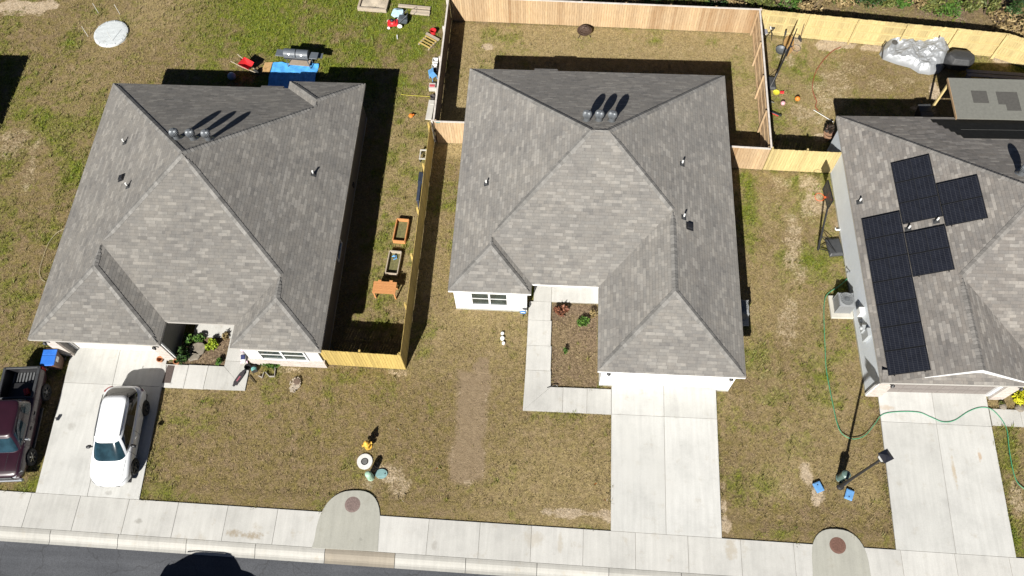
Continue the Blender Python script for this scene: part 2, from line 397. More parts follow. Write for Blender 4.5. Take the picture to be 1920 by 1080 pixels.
def blob(X,Y,u,v,ru,rv,seed,edge=.35,pts=None):
    """ragged patch centred at photo position u,v with radii in metres"""
    c=g(u,v); d=np.sqrt(((X-c.x)/ru)**2+((Y-c.y)/rv)**2)
    n=vnoise(X,Y,1.6,seed,4)-.5
    return np.clip((1-d+n*1.3)/edge,0,1)
def boxm(X,Y,x0,x1,y0,y1,seed,soft=.3,amp=.5):
    n=(vnoise(X,Y,1.4,seed,4)-.5)*amp
    d=np.minimum(np.minimum(X-x0,x1-X),np.minimum(Y-y0,y1-Y))+n
    return np.clip(d/soft+.5,0,1)
def ground_masks(X,Y):
    n1=vnoise(X,Y,.22,3,5); n2=vnoise(X,Y,.7,11,4); n3=vnoise(X,Y,.12,23,4); nf=vnoise(X,Y,2.3,57,3)
    green=np.clip((n1-.52)*1.8+(n2-.5)*1.6+(nf-.5)*.8+.20,0,1)
    soil=np.zeros_like(X)
    # back field behind the first house is the greenest, more so to the back right of it
    fld=np.clip((X+24.5)/6,0,1)*np.clip((-6.5-X)/.6,0,1)*np.clip((Y-27.3)/3,0,1)
    green=np.maximum(green,fld*np.clip(.70+.5*np.clip((Y-31)/5,0,1)+(n2-.5)*2.2+(nf-.5)*1.6,0,1))
    side=boxm(X,Y,-10,-6.6,13.5,29,5,.8)
    green=np.maximum(green,side*np.clip(.26+(n2-.5)*1.6+(nf-.5)*1.2,0,1))
    lft=np.clip((-20-X)/4,0,1)*np.clip((Y-14)/4,0,1)
    green=np.maximum(green,lft*np.clip(.16+(n2-.5)*1.5+(nf-.5)*.9,0,1))
    by=boxm(X,Y,-6.3,11.2,25.6,35,41,.3,.2)                     # the walled-in middle back yard is straw coloured
    green=green*(1-.75*by)+by*np.clip((n2-.52)*1.8,0,.5)
    dry=np.clip(by*(.75+.4*(n2-.5))+np.clip((n3-.5)*2,0,.5),0,1)
    yard3=boxm(X,Y,11.2,28,25.4,34.6,43,.3,.2)
    dry=np.maximum(dry,yard3*np.clip(.35+(n1-.5)*2,0,1))
    s3=boxm(X,Y,9.3,14.8,8,25.3,47,.5,.4)
    dry=np.maximum(dry,s3*np.clip(.45+(n2-.5)*1.6,0,1)*.8)
    mid_=boxm(X,Y,-10,14.9,6.2,13.5,49,.8,.5); dry=np.maximum(dry,mid_*np.clip(.10+(n1-.5)*1.6,0,.5))
    for a in ((1405,395,.8,3.0,.9),(1400,345,.8,1.2,.8),(1455,215,.8,2.4,.6),(1470,1000,.7,.5,.9),(1890,850,.9,2.0,.9),(1395,600,.4,.8,.5),
              (1240,1,1.5,.8,.3),(590,560,.4,.4,.3),(505,780,.3,.2,.9),(500,758,.28,.2,1),(1525,725,.7,.6,.4),(1545,650,.7,2.0,.35),(1510,830,.9,1.0,.35),
              (500,725,.5,1.2,.5),(430,820,.28,.28,.3),(1035,700,.6,.5,.3)):
        green=np.maximum(green,blob(X,Y,a[0],a[1],a[2],a[3],int(a[0]),.7)*a[4])
    P=[(1480,915,.7,.6,.4),(1512,888,.45,.75,.85),(1532,930,.35,.6,.9),(725,885,.85,.5,.55),(750,915,.7,.8,.5),(690,905,.6,.6,.45),(1070,962,1.9,.32,.75),(1130,965,.6,.35,.8),
       (1357,950,.22,.5,.8),(1360,985,.25,.5,.8),(1355,910,.2,.4,.5),(875,905,.4,.3,.5),(1560,85,1.4,.45,1),(1640,90,.9,.4,.9),(1490,75,.5,.8,.8),(1480,110,.8,.8,.5),
       (1755,170,.35,1.0,.8),(1730,205,.9,.5,.6),(1560,170,1.8,1.9,.42),(1600,130,1.6,.9,.38),(1650,160,1.4,1.0,.38),(1700,150,.7,.7,.4),(1510,215,1.2,1.0,.45),(1540,255,.8,.6,.5),(1880,115,.7,.4,.9),(915,86,.42,.28,1.0),
       (1490,470,.8,2.8,.5),(1480,600,.9,2.5,.45),(1525,370,1.1,2.2,.55),(1440,700,1.2,1.8,.3),(1460,345,.8,1.0,.4),(1560,570,.6,.5,.3),(20,270,1.2,1.6,.45),(60,310,.6,2.6,.4),(40,10,3.4,.6,.95),(30,25,2.6,.3,.5),
       (1530,1045,.5,.4,.2),(660,330,.3,.3,.2),(1905,930,.5,1.2,.5),(1570,425,.3,.5,.6),(1440,400,.4,2,.3),(560,645,.5,.2,.3),(550,693,1.3,.3,.45),(300,900,.4,.5,.2),(745,700,.9,.35,.5)]
    for a in P: soil=np.maximum(soil,blob(X,Y,a[0],a[1],a[2],a[3],int(a[0]*3+a[1]),.5)*a[4])
    trench=boxm(X,Y,-4.1,-2.66,8.3,13.4,71,.45,.5); trench=np.maximum(trench,blob(X,Y,905,690,.6,.6,9)*.8); soil=np.maximum(soil,np.clip(1-np.abs(2*boxm(X,Y,-4.1,-2.66,8.2,12.4,72,.35,.5)-1),0,1)*.42)
    strip=trench
    bed2=boxm(X,Y,.1,2.45,12.85,17.2,77,.12,.1)
    bed1=boxm(X,Y,-18.1,-15.2,13.0,14.7,78,.12,.1)
    mul=np.maximum(bed2*np.clip(.85+(n2-.5)*1.2,0,1),bed1)
    green=np.where(bed2>.5,green*.15,green); green=np.where(bed1>.5,0,green)
    green*=(1-np.maximum(strip,soil)*.7)
    beyond=np.clip((Y-(35.6-.06*np.clip(X-11,0,40)))/.3,0,1)*np.clip((X+6.5)/.3,0,1)
    mul=np.maximum(mul,beyond*np.clip(.6+(n2-.5)*2,0,1)); soil=np.maximum(soil*(1-beyond),beyond*np.clip((n2-.62)*3,0,.4))
    return green,soil,np.clip(dry,0,1),np.maximum(strip,0),mul

def ground_mat():
    t=NT('lawn_grass'); v=t.coord()
    k=t.attr('mask'); sp=t.new('ShaderNodeSeparateColor'); t.lk(k.outputs['Color'],sp.inputs[0])
    k2=t.attr('mask2'); sp2=t.new('ShaderNodeSeparateColor'); t.lk(k2.outputs['Color'],sp2.inputs[0])
    G_,Sx,D=sp.outputs; ST,MU=sp2.outputs[0],sp2.outputs[1]
    n_f=t.noise(v,11,5,.75); n_m=t.noise(v,4.0,6,.75); n_x=t.noise(v,26,3,.8); n_b=t.noise(v,1.1,4)
    n_p=t.noise(v,2.4,5,.7)
    base=t.ramp(n_m,[(.25,(.155,.110,.060)),(.5,(.240,.172,.097)),(.75,(.325,.242,.146))])
    dry=t.ramp(n_m,[(.25,(.27,.200,.092)),(.5,(.37,.285,.138)),(.78,(.46,.365,.195))])
    gr=t.ramp(n_f,[(.22,(.035,.060,.008)),(.42,(.095,.125,.014)),(.60,(.19,.21,.026)),(.78,(.29,.285,.05))])
    olive=t.ramp(n_f,[(.25,(.100,.082,.024)),(.5,(.195,.155,.048)),(.8,(.30,.238,.085))])
    c=t.mix(t.ramp(n_p,[(.38,(0,0,0)),(.62,(.85,.85,.85))]),base,olive)
    c=t.mix(t.ramp(n_b,[(.40,(.0,.0,.0)),(.70,(.35,.35,.35))]),c,olive)
    c=t.mix(t.math('MULTIPLY',D,.9),c,dry)
    hs=t.new('ShaderNodeHueSaturation'); hs.inputs['Saturation'].default_value=.97; t.lk(c,hs.inputs['Color']); c=hs.outputs[0]
    pg=t.math('ADD',t.math('MULTIPLY',t.math('SUBTRACT',n_f,.5),.9),t.math('MULTIPLY',t.math('SUBTRACT',n_p,.5),1.5))
    gg=t.math('MULTIPLY',t.ramp(t.math('ADD',G_,pg),[(.16,(0,0,0)),(.98,(1,1,1))]),t.ramp(G_,[(0,(0,0,0)),(.15,(1,1,1))]))
    c=t.mix(gg,c,gr)
    mul=t.ramp(n_f,[(.3,(.090,.062,.040)),(.5,(.19,.137,.090)),(.72,(.31,.235,.155))])
    c=t.mix(MU,c,mul)
    strip=t.ramp(n_m,[(.3,(.215,.158,.098)),(.7,(.315,.238,.153))])
    pert=t.math('ADD',t.math('MULTIPLY',t.math('SUBTRACT',n_f,.5),1.1),t.math('MULTIPLY',t.math('SUBTRACT',n_p,.5),.8))
    def ragged(x,lo,hi,gate=.12): return t.math('MULTIPLY',t.ramp(t.math('ADD',x,pert),[(lo,(0,0,0)),(hi,(1,1,1))]),t.ramp(x,[(0,(0,0,0)),(gate,(1,1,1))]))
    c=t.mix(t.math('MULTIPLY',ragged(ST,.20,.58),.92),c,strip)
    so=t.ramp(n_m,[(.3,(.38,.29,.185)),(.7,(.56,.46,.34))])
    sf=t.math('MULTIPLY',ragged(Sx,.34,.66),.95)
    c=t.mix(sf,c,so)
    k1=t.math('SUBTRACT',1.0,t.math('MULTIPLY',ST,.75))
    c=t.mix(k1,c,t.mix(1.0,c,t.ramp(n_x,[(.30,(.38,.38,.38)),(.5,(1.0,1.0,1.0)),(.70,(1.55,1.53,1.48))]),'MULTIPLY'))
    c=t.mix(k1,c,t.mix(1.0,c,t.ramp(n_f,[(.3,(.66,.66,.66)),(.7,(1.28,1.28,1.28))]),'MULTIPLY'))
    t.bump(t.math('ADD',t.math('MULTIPLY',n_x,.6),n_f),.8,.05)
    return t.done(c,.95,0,.1)

def make_ground():
    xs=np.concatenate([[-900,-300,-120,-70,-50,-42],np.arange(-38,33.01,.16),[36,42,50,70,120,300,900]])
    ys=np.concatenate([[-900,-300,-100,-40,-12,-6.2,-5.6,-5.2,-4.9,-4.7,-4,-2,0,2,3.5,4.0],np.arange(4.2,42.01,.16),[44,48,56,70,100,200,400,900]])
    X,Y=np.meshgrid(xs,ys,indexing='ij')
    Yr=Y-SLY(X)*(np.abs(X)<60)
    Z=np.where((Yr<5.55)&(Yr>-5.0),-.22,0.0)
    gn,so,dr,st,mu=ground_masks(X,Y)
    rough=(vnoise(X,Y,2.5,91,3)-.5)*.03+(vnoise(X,Y,.25,92,2)-.5)*.05
    Z=Z+np.where(Yr>7.2,1,0)*(rough-.035)
    nx,ny=len(xs),len(ys)
    me=bpy.data.meshes.new('lawn')
    V=np.stack([X,Y,Z],-1).reshape(-1,3)
    idx=np.arange(nx*ny).reshape(nx,ny)
    F=np.stack([idx[:-1,:-1],idx[1:,:-1],idx[1:,1:],idx[:-1,1:]],-1).reshape(-1,4)
    me.from_pydata(V.tolist(),[],F.tolist())
    for nm,arr in (('mask',(gn,so,dr)),('mask2',(st,mu,mu*0))):
        a=me.attributes.new(nm,'FLOAT_COLOR','POINT')
        a.data.foreach_set('color',np.stack([*arr,np.ones_like(gn)],-1).astype(np.float32).ravel())
    me.polygons.foreach_set('use_smooth',[True]*len(F))
    me.materials.append(ground_mat())
    o=bpy.data.objects.new('lawn',me); COL.objects.link(o); struct(o)
make_ground()

# paving -----------------------------------------------------------
PAVED=[]           # x0,x1,y0,y1 areas without grass tufts
def slabs(name, polys, z, mat, under=None, th=.12, gap=.008):
    b=MB()
    for i,p in enumerate(polys):
        cx=sum(q[0] for q in p)/len(p); cy=sum(q[1] for q in p)/len(p)
        q=[]
        for a in p:
            dx,dy=a[0]-cx,a[1]-cy; q.append((a[0]-gap*np.sign(dx),a[1]-gap*np.sign(dy)))
        b.prism(q,z-th,z+rng.uniform(-.0015,.0015),t=rng.uniform(.15,.85))
        PAVED.append((min(a[0] for a in p),max(a[0] for a in p),min(a[1] for a in p),max(a[1] for a in p)))
        b.prism(p,z-th-.01,z-.014,m=1)
    return struct(b.build(name,[mat,JOINT],bevel=.004))
def quad(x0,x1,y0,y1): return [(x0,y0),(x1,y0),(x1,y1),(x0,y1)]

def sidewalk():
    polys=[]; x=-60
    skip=[(-9.75,-6.95),(11.5,14.0)]
    xs=[]; x=-22.75-2.24*16
    while x<60: xs.append(x); x+=2.24
    P=[]
    for a,b_ in zip(xs[:-1],xs[1:]):
        P.append([(a,SW_OUT+SLY(a)),(b_,SW_OUT+SLY(b_)),(b_,SW_IN+SLY(b_)),(a,SW_IN+SLY(a))])
    slabs('sidewalk',P,.05,CONC2,th=.2)
sidewalk()
def curb():
    prof=[(0,.05),(-.10,.052),(-.20,.045),(-.30,.0),(-.40,-.06),(-.48,-.085),(-.60,-.09),(-.60,-.3),(0,-.3)]
    b=MB(); x=-58
    while x<58:
        x1=x+3.05; dark=-9.9<x+1.5<-6.6
        if dark: pass
        g0=.012
        vs=[(xx,SW_OUT-.008+SLY(xx)+p[0],p[1]) for xx in (x+g0,x1-g0) for p in prof]; n=len(prof)
        b.add(vs,[(i,n+i,n+(i+1)%n,(i+1)%n) for i in range(n)]+[tuple(range(n-1,-1,-1)),tuple(range(n,2*n))],1 if dark else 0,rng.uniform(.2,.8))
        x=x1
    struct(b.build('curb',[CURBM,CURBD]))
curb()
b=MB(); b.add([(-300,-4.4,-.10),(300,-4.4,-.10),(300,GUT+SLY(60)-.0+.78,-.10),(-300,GUT+SLY(-60)+.1,-.10)],[(0,1,2,3)])
b=MB(); b.add([(-300,-4.4,-.10),(300,-4.4,-.10),(300,4.6+SLY(60),-.10),(60,4.6+SLY(60),-.10),(-60,4.6+SLY(-60),-.10),(-300,4.6+SLY(-60),-.10)],[(0,1,2,3,4,5)])
struct(b.build('road',ROAD))
b=MB(); b.box((0,-4.9,-.02),(600,1.2,.14)); struct(b.build('far_pavement',CURBM))

def driveway(name,xl0,xl1,xr0,xr1,ytop,ybot,ysplit):
    """left/right x at the top and at the bottom"""
    def xl(y): t=(ytop-y)/(ytop-ybot); return xl0+(xl1-xl0)*t
    def xr(y): t=(ytop-y)/(ytop-ybot); return xr0+(xr1-xr0)*t
    P=[]
    for a,c in zip((ytop,)+ysplit,ysplit+(ybot,)):
        ma,mc=(xl(a)+xr(a))/2,(xl(c)+xr(c))/2
        ca,cc=(lambda x:a if a!=ybot else SW_IN+SLY(x)),(lambda x:c if c!=ybot else SW_IN+SLY(x)+.0)
        P.append([(xl(c),cc(xl(c))),(mc,cc(mc)),(ma,a),(xl(a),a)])
        P.append([(mc,cc(mc)),(xr(c),cc(xr(c))),(xr(a),a),(ma,a)])
    return slabs(name,P,.053,CONC)
driveway('driveway',3.08,3.07,7.92,7.83,13.6,6.41,(11.65,))
driveway('driveway',-22.95,-22.6,-18.2,-17.83,13.9,6.75,(11.95,))
driveway('driveway',15.33,15.15,20.22,20.12,13.7,6.2,(11.9,))
# walkways
slabs('walkway',[[(-1.0,11.63),(.26,12.83),(.24,13.62),(-.97,13.62)],quad(-.97,.22,13.62,14.88),quad(-.97,.18,14.88,16.2),quad(-.97,.13,16.2,17.2),
  [(-1.0,11.63),(.83,11.63),(.83,12.83),(.26,12.83)],quad(.83,1.95,11.63,12.84),quad(1.95,3.07,11.63,12.85),
  quad(-.75,.12,17.2,18.9),quad(.12,2.5,17.22,18.9)],.052,CONC2)
slabs('walkway',[quad(-18.19,-17.05,11.93,13.1),quad(-17.05,-16.1,11.93,13.12),[(-16.1,11.94),(-14.1,11.96),(-15.34,13.12),(-16.1,13.12)],
  [(-14.1,11.96),(-14.1,13.1),(-14.25,13.4),(-15.34,13.4),(-15.34,13.12)],quad(-15.34,-14.25,13.4,14.3),quad(-17.2,-14.5,14.58,16.4),quad(-15.34,-14.5,14.3,14.58)],.052,CONC2)
slabs('walkway',[quad(20.24,21.6,11.95,12.75),quad(21.6,23,11.95,12.75),quad(23,24.4,11.95,12.75)],.05,CONC2)

def apron(pts,name='apron_slab'):
    b=MB(); b.prism(pts,-.1,.0585,t=.5); struct(b.build('sewer_apron',CONC3,bevel=.01))
    PAVED.append((min(a[0] for a in pts)+.3,max(a[0] for a in pts)-.3,min(a[1] for a in pts),max(a[1] for a in pts)-.3))
def tongue(cx,w,y0,y1,skew=0):
    out=[(cx-w*1.02,y0),(cx+w*1.02,y0)]
    for i in range(21):
        a=math.pi*i/20; k=math.sin(a)
        out.append((cx+w*.98*math.copysign(abs(math.cos(a))**.8,math.cos(a)),y0+.5+(y1-y0-.5)*k**.72+skew*math.cos(a)))
    return out
apron(tongue(-8.35,1.42,SW_OUT+SLY(-8)+.0,7.58,.2))
apron(tongue(12.75,1.22,SW_OUT+SLY(12)+.0,7.0,-.05))
RUST=plain('rusty_iron',(.165,.085,.062),.8,.3,14,bump=.4)
RUST2=plain('pinkish_iron',(.20,.145,.13),.8,.3,14,bump=.4)
def manhole(loc,mat,label):
    b=MB(); b.lathe([(0,.0),(.30,.0),(.315,-.004),(.345,-.004),(.35,-.02),(.30,-.02)][:5],n=32)
    for i in range(-4,5):
        w=math.sqrt(max(0,.27**2-(i*.06)**2)); b.box((0,i*.06,.003),(2*w,.02,.006))
    o=b.build('manhole_cover',mat,loc=loc); tag(o,label,'manhole cover','manhole covers on the sewer aprons')
manhole((-8.28,6.96,.064),RUST2,'pinkish iron manhole cover on the rounded concrete apron left of the middle driveway')
manhole((12.71,6.31,.064),RUST,'rust red manhole cover on the rounded concrete apron beside the right driveway')

# ------------------------------------------------------------------ houses
PITCH_R=.54; ZE=2.6
def clip(poly,h):
    a,b,c=h; out=[]
    n=len(poly)
    for i in range(n):
        p,q=poly[i],poly[(i+1)%n]; dp=a*p[0]+b*p[1]+c; dq=a*q[0]+b*q[1]+c
        if dp>=0: out.append(p)
        if (dp>0 and dq<0) or (dp<0 and dq>0):
            t=dp/(dp-dq); out.append((p[0]+(q[0]-p[0])*t,p[1]+(q[1]-p[1])*t))
    return out
def area(p): return abs(sum(p[i][0]*p[(i+1)%len(p)][1]-p[(i+1)%len(p)][0]*p[i][1] for i in range(len(p))))/2 if len(p)>2 else 0
class Roof:
    """hip roofs on rectangles (x0,x1,y0,y1,open sides) joined where they meet"""
    def __init__(s,rects): s.r=rects
    def planes(s,r):
        x0,x1,y0,y1,op=r; P={}
        if 'W' not in op: P['W']=(1,0,-x0)
        if 'E' not in op: P['E']=(-1,0,x1)
        if 'S' not in op: P['S']=(0,1,-y0)
        if 'N' not in op: P['N']=(0,-1,y1)
        return P
    def h(s,x,y):
        best=-.3
        for r in s.r:
            x0,x1,y0,y1,op=r
            if x0-.3<=x<=x1+.3 and y0-.3<=y<=y1+.3:
                best=max(best,min(a*x+b*y+c for a,b,c in s.planes(r).values()))
        return ZE+PITCH_R*best
    def faces(s):
        out=[]
        for i,r in enumerate(s.r):
            P=s.planes(r); x0,x1,y0,y1,op=r
            for side,pl in P.items():
                poly=[(x0,y0),(x1,y0),(x1,y1),(x0,y1)]
                for o2,q in P.items():
                    if o2!=side: poly=clip(poly,(q[0]-pl[0],q[1]-pl[1],q[2]-pl[2]))
                pieces=[poly] if area(poly)>1e-6 else []
                for j,r2 in enumerate(s.r):
                    if j==i: continue
                    e=1e-6 if j<i else -1e-6
                    H=[(1,0,-r2[0]),(-1,0,r2[1]),(0,1,-r2[2]),(0,-1,r2[3])]
                    H+=[(q[0]-pl[0],q[1]-pl[1],q[2]-pl[2]+e) for q in s.planes(r2).values()]
                    new=[]
                    for pc in pieces:
                        cur=pc
                        for hh in H:
                            if area(cur)<1e-6: break
                            o_=clip(cur,(-hh[0],-hh[1],-hh[2]))
                            if area(o_)>1e-5: new.append(o_)
                            cur=clip(cur,hh)
                    pieces=new
                out+= [(side,pl,pc) for pc in pieces]
        return out
    def mesh(s,b,ox=0,oy=0):
        k=math.sqrt(1+PITCH_R**2)
        for side,pl,pc in s.faces():
            vs=[];uv=[]
            for x,y in pc:
                d=pl[0]*x+pl[1]*y+pl[2]
                vs.append((x,y,ZE+PITCH_R*d)); uv.append(((x if side in'NS' else y)+{'N':40,'S':0,'E':80,'W':120}[side],d*k+ {'N':.03,'S':.06,'E':.09,'W':0}[side]))
            if sum(pc[i][0]*pc[(i+1)%len(pc)][1]-pc[(i+1)%len(pc)][0]*pc[i][1] for i in range(len(pc)))<0: vs=vs[::-1]; uv=uv[::-1]
            b.add(vs,[tuple(range(len(vs)))],0,None,[uv])
    def caps(s,segs,mat,parent):
        for a,c in segs:
            b=MB(); a,c=Vector(a),Vector(c); d=(c-a).normalized(); a=a+d*.16; L=(c-a).length; p=Vector((-d.y,d.x)); n=max(2,int(L/.16))
            for i in range(n):
                q0=a+d*(L*i/n); q1=a+d*(L*min(1,(i+1.35)/n)); t=rng.random(); w=.14*min(1,.25+i*.3)
                def pt(q,o,up):
                    xy=q+p*o; return (xy.x,xy.y,s.h(xy.x,xy.y)+up)
                lo,hi=.026,.010
                vs=[pt(q0,-w,lo),pt(q0,0,lo+.012),pt(q0,w,lo),pt(q1,-w,hi),pt(q1,0,hi+.012),pt(q1,w,hi)]
                b.add(vs,[(0,1,4,3),(1,2,5,4)],0,t)
                b.add([pt(q0,-w,0),pt(q0,w,0),vs[2],vs[1],vs[0]],[(0,1,2,3,4)],0,t)
            b.build('ridge_cap',mat,parent)
def inset(poly,d):
    n=len(poly); out=[]
    A=sum(poly[i][0]*poly[(i+1)%n][1]-poly[(i+1)%n][0]*poly[i][1] for i in range(n))
    if A<0: poly=poly[::-1]
    for i in range(n):
        p0,p1,p2=Vector(poly[i-1]),Vector(poly[i]),Vector(poly[(i+1)%n])
        e1=(p1-p0).normalized(); e2=(p2-p1).normalized()
        n1=Vector((-e1.y,e1.x)); n2=Vector((-e2.y,e2.x))
        out.append(tuple(p1+ (n1+n2)*d if abs(e1.dot(e2))<.5 else p1+n1*d))
    return out
def house_shell(root,rects,outline,wallpoly,shmat,capmat,trim,wallmat,segs):
    rf=Roof(rects); b=MB(); rf.mesh(b); roof=b.build('roof',shmat,root)
    rf.caps(segs,capmat,roof)
    b=MB(); o=inset(outline,.012); i_=inset(outline,.04); n=len(o)
    vs=[(p[0],p[1],ZE-.16) for p in o]+[(p[0],p[1],ZE+.006) for p in o]
    b.add(vs,[(k,(k+1)%n,n+(k+1)%n,n+k) for k in range(n)]); b.add([(p[0],p[1],ZE-.158) for p in o],[tuple(range(n-1,-1,-1))])
    b.build('eave_trim',trim,root)
    b=MB(); b.prism(wallpoly,0,ZE-.16,bottom=False); b.build('wall',wallmat,root)
    b=MB(); b.prism(inset(wallpoly,-.015),-.1,.10,bottom=False); b.build('foundation',CONC3,root)
    return rf,roof
def window(root,x,y,z,w,h,face,panes=2,depth=.06,mat=None):
    """face: 'S' looks to -Y, 'E' to +X, 'W' to -X"""
    q={'S':0,'E':R(90),'W':R(-90)}[face]; M_=Matrix.Rotation(q,3,'Z')
    f=MB(); t=.07
    def bx(bb,c,d,m=0): bb.box(M_@Vector(c)+Vector((x,y,z)),d,m=m,rot=M_)
    bx(f,(0,-.02,h/2),(w+2*t,.06,t)); bx(f,(0,-.03,-h/2),(w+2*t,.08,t))
    for sx in (-1,1): bx(f,(sx*(w/2+t/2-.01),-.02,0),(t,.06,h))
    for i in range(1,panes): bx(f,(-w/2+w*i/panes,-.02,0),(t*1.3,.058,h))
    bx(f,(0,-.012,.02),(w,.035,.035))
    fr=f.build('window',mat or TRIMW,root)
    p=MB()
    bx(p,(0,-.004,0),(w,.01,h)); p.build('pane',GLASS,fr)
    return fr
def garage_door(root,x0,x1,y,mat,trim,h=2.15):
    b=MB(); w=x1-x0; n=4
    for i in range(n):
        z0=h*i/n
        b.box(((x0+x1)/2,y-.02,z0+h/n/2+.02),(w,.04,h/n-.02))
        for k in range(8):
            b.box((x0+w*(k+.5)/8,y-.045,z0+h/n/2+.02),(w/8*.8,.012,h/n*.62))
    b.build('garage_door',mat,root)
    b=MB()
    for x in (x0-.06,x1+.06): b.box((x,y-.06,h/2+.02),(.12,.14,h))
    b.box(((x0+x1)/2,y-.06,h+.09),(w+.24,.14,.14)); b.build('door_frame',trim,root)
def coach_light(root,x,y,z,face='S'):
    dx,dy={'S':(0,-1),'W':(-1,0)}[face]
    b=MB(); b.box((x+dx*.02,y+dy*.02,z),(.12,.04,.18) if face=='S' else (.04,.12,.18))
    b.cyl((x+dx*.04,y+dy*.04,z+.04),(x+dx*.13,y+dy*.13,z+.06),.015)
    b.lathe([(.05,-.12),(.075,.04),(.10,.06),(.02,.14),(0,.15)],(x+dx*.13,y+dy*.13,z),8)
    b.build('coach_light',BLACK,root)
def turbine(roof,rf,x,y):
    z=rf.h(x,y); b=MB()
    b.lathe([(.30,-.14),(.17,.02),(.15,.06),(.15,.34)],(x,y,z),18)
    b.lathe([(.15,.33),(.19,.36),(.215,.43),(.222,.50),(.21,.57),(.17,.63),(.10,.665),(.0,.675)],(x,y,z),40,fin=.16)
    b.lathe([(.09,.67),(.08,.69),(0,.695)],(x,y,z),14)
    b.build('turbine_vent',STEEL,roof)
def vent_pipe(roof,rf,x,y,hh=.30):
    z=rf.h(x,y); b=MB(); b.cyl((x,y,z-.05),(x,y,z+hh),.042,n=12,m=1); 
    sx=(rf.h(x+.1,y)-rf.h(x-.1,y))/.2; sy=(rf.h(x,y+.1)-rf.h(x,y-.1))/.2
    vs=[(x+a,y+c,z+a*sx+c*sy+.016) for a,c in((-.12,-.12),(.12,-.12),(.12,.12),(-.12,.12))]
    b.add(vs,[(0,1,2,3)]); b.cyl((x,y,z-.02),(x,y,z+.14),.085,.056,12)
    b.build('vent_pipe',[DARK,WPLASTIC],roof)
def box_vent(roof,rf,x,y):
    z=rf.h(x,y); sx=(rf.h(x+.1,y)-rf.h(x-.1,y))/.2
    b=MB(); q=Matrix.Rotation(-math.atan(sx),3,'Y'); b.box((x,y,z+.06),(.26,.26,.12),rot=q); b.box((x,y,z+.02),(.40,.40,.02),rot=q)
    b.build('box_vent',BLACK,roof,bevel=.01)
def notch(x0,x1,y,d): return [(x0,y),(x0,y+d),(x1,y+d),(x1,y)]
def onroof(rf,u,v):
    p=g(u,v,3.0)
    for _ in range(30):
        p=g(u,v,rf.h(p.x,p.y))
    return p

# --- middle house
AX0,AX1,AY0,AY1=-4.67,8.70,16.87,29.44
rectsB=[(AX0,AX1,AY0,AY1,''),(2.25,AX1,12.75,23.1,'N'),(AX0,-.82,16.36,23.1,'N')]
h2=thing('house','white single storey house with grey hip roof and white garage door, middle of the three','house',(2,21,0))
h2.location=(0,0,0)
outl=[(AX0,16.36),(-.82,16.36),(-.82,AY0),(2.25,AY0),(2.25,12.75),(AX1,12.75),(AX1,AY1),(AX0,AY1)]
wp=[(-4.5,16.65),(-1.05,16.65),(-1.05,18.9),(2.5,18.9),(2.5,13.03)]+notch(3.1,7.95,13.03,.16)+[(8.46,13.03),(8.46,AY1-.27),(-4.5,AY1-.27)]
hw=(AX1-AX0)/2; hd=(AY1-AY0)/2; yc=(AY0+AY1)/2; gx=(2.25+AX1)/2; gh=(AX1-2.25)/2; lw=(-.82-AX0)/2; lx=(AX0-.82)/2
segsB=[((AX0,AY1),(AX0+hd,yc)),((AX1,AY1),(AX1-hd,yc)),((AX0+hd,yc),(AX1-hd,yc)),((AX1-hd,yc),(gx,AY0+gh)),((gx,AY0+gh),(gx,12.75+gh)),((AX1,12.75),(gx,12.75+gh)),((2.25,12.75),(gx,12.75+gh)),
  ((lx,AY0+lw),(AX0+hd,yc)),((lx,AY0+lw),(lx,16.36+lw)),((AX0,16.36),(lx,16.36+lw)),((-.82,16.36),(lx,16.36+lw))]
rf2,roof2=house_shell(h2,rectsB,outl,wp,SH_A,CAP,TRIMW,WHITE_SIDE,segsB)
garage_door(h2,3.16,7.89,13.19,WDOOR,TRIMW)
window(h2,-2.82,16.65,1.3,1.66,1.3,'S',2)
window(h2,8.46,21.0,1.5,1.0,1.2,'E',1)
coach_light(h2,2.8,13.03,1.9); coach_light(h2,8.2,13.03,1.9)
b=MB(); b.box((-.4,18.87,1.05),(.95,.05,2.1)); b.build('front_door',BLACK,h2)
for u,v in ((1100,224),(1123,224),(1147,225)):
    p=onroof(rf2,u,v+2); turbine(roof2,rf2,p.x,p.y)
for u,v in ((912,345),(1279,308),(1282,408)): p=onroof(rf2,u,v); vent_pipe(roof2,rf2,p.x,p.y)
p=onroof(rf2,1293,425); box_vent(roof2,rf2,p.x,p.y)
def eave_tab(root,x0,x1,y,shm):
    b=MB(); d=.2
    b.add([(x0,y-.02,ZE+.012),(x0,y+d,ZE-PITCH_R*d+.012),(x1,y+d,ZE-PITCH_R*d+.012),(x1,y-.02,ZE+.012)],[(3,2,1,0)],uvs=[[(x1,0),(x1,.3),(x0,.3),(x0,0)]])
    b.box(((x0+x1)/2,y+d-.01,ZE-.16),(x1-x0,.02,.1),m=1)
    b.build('eave_extension',[shm,TRIMW],root)
eave_tab(h2,-1.25,-.02,AY1,SH_A)

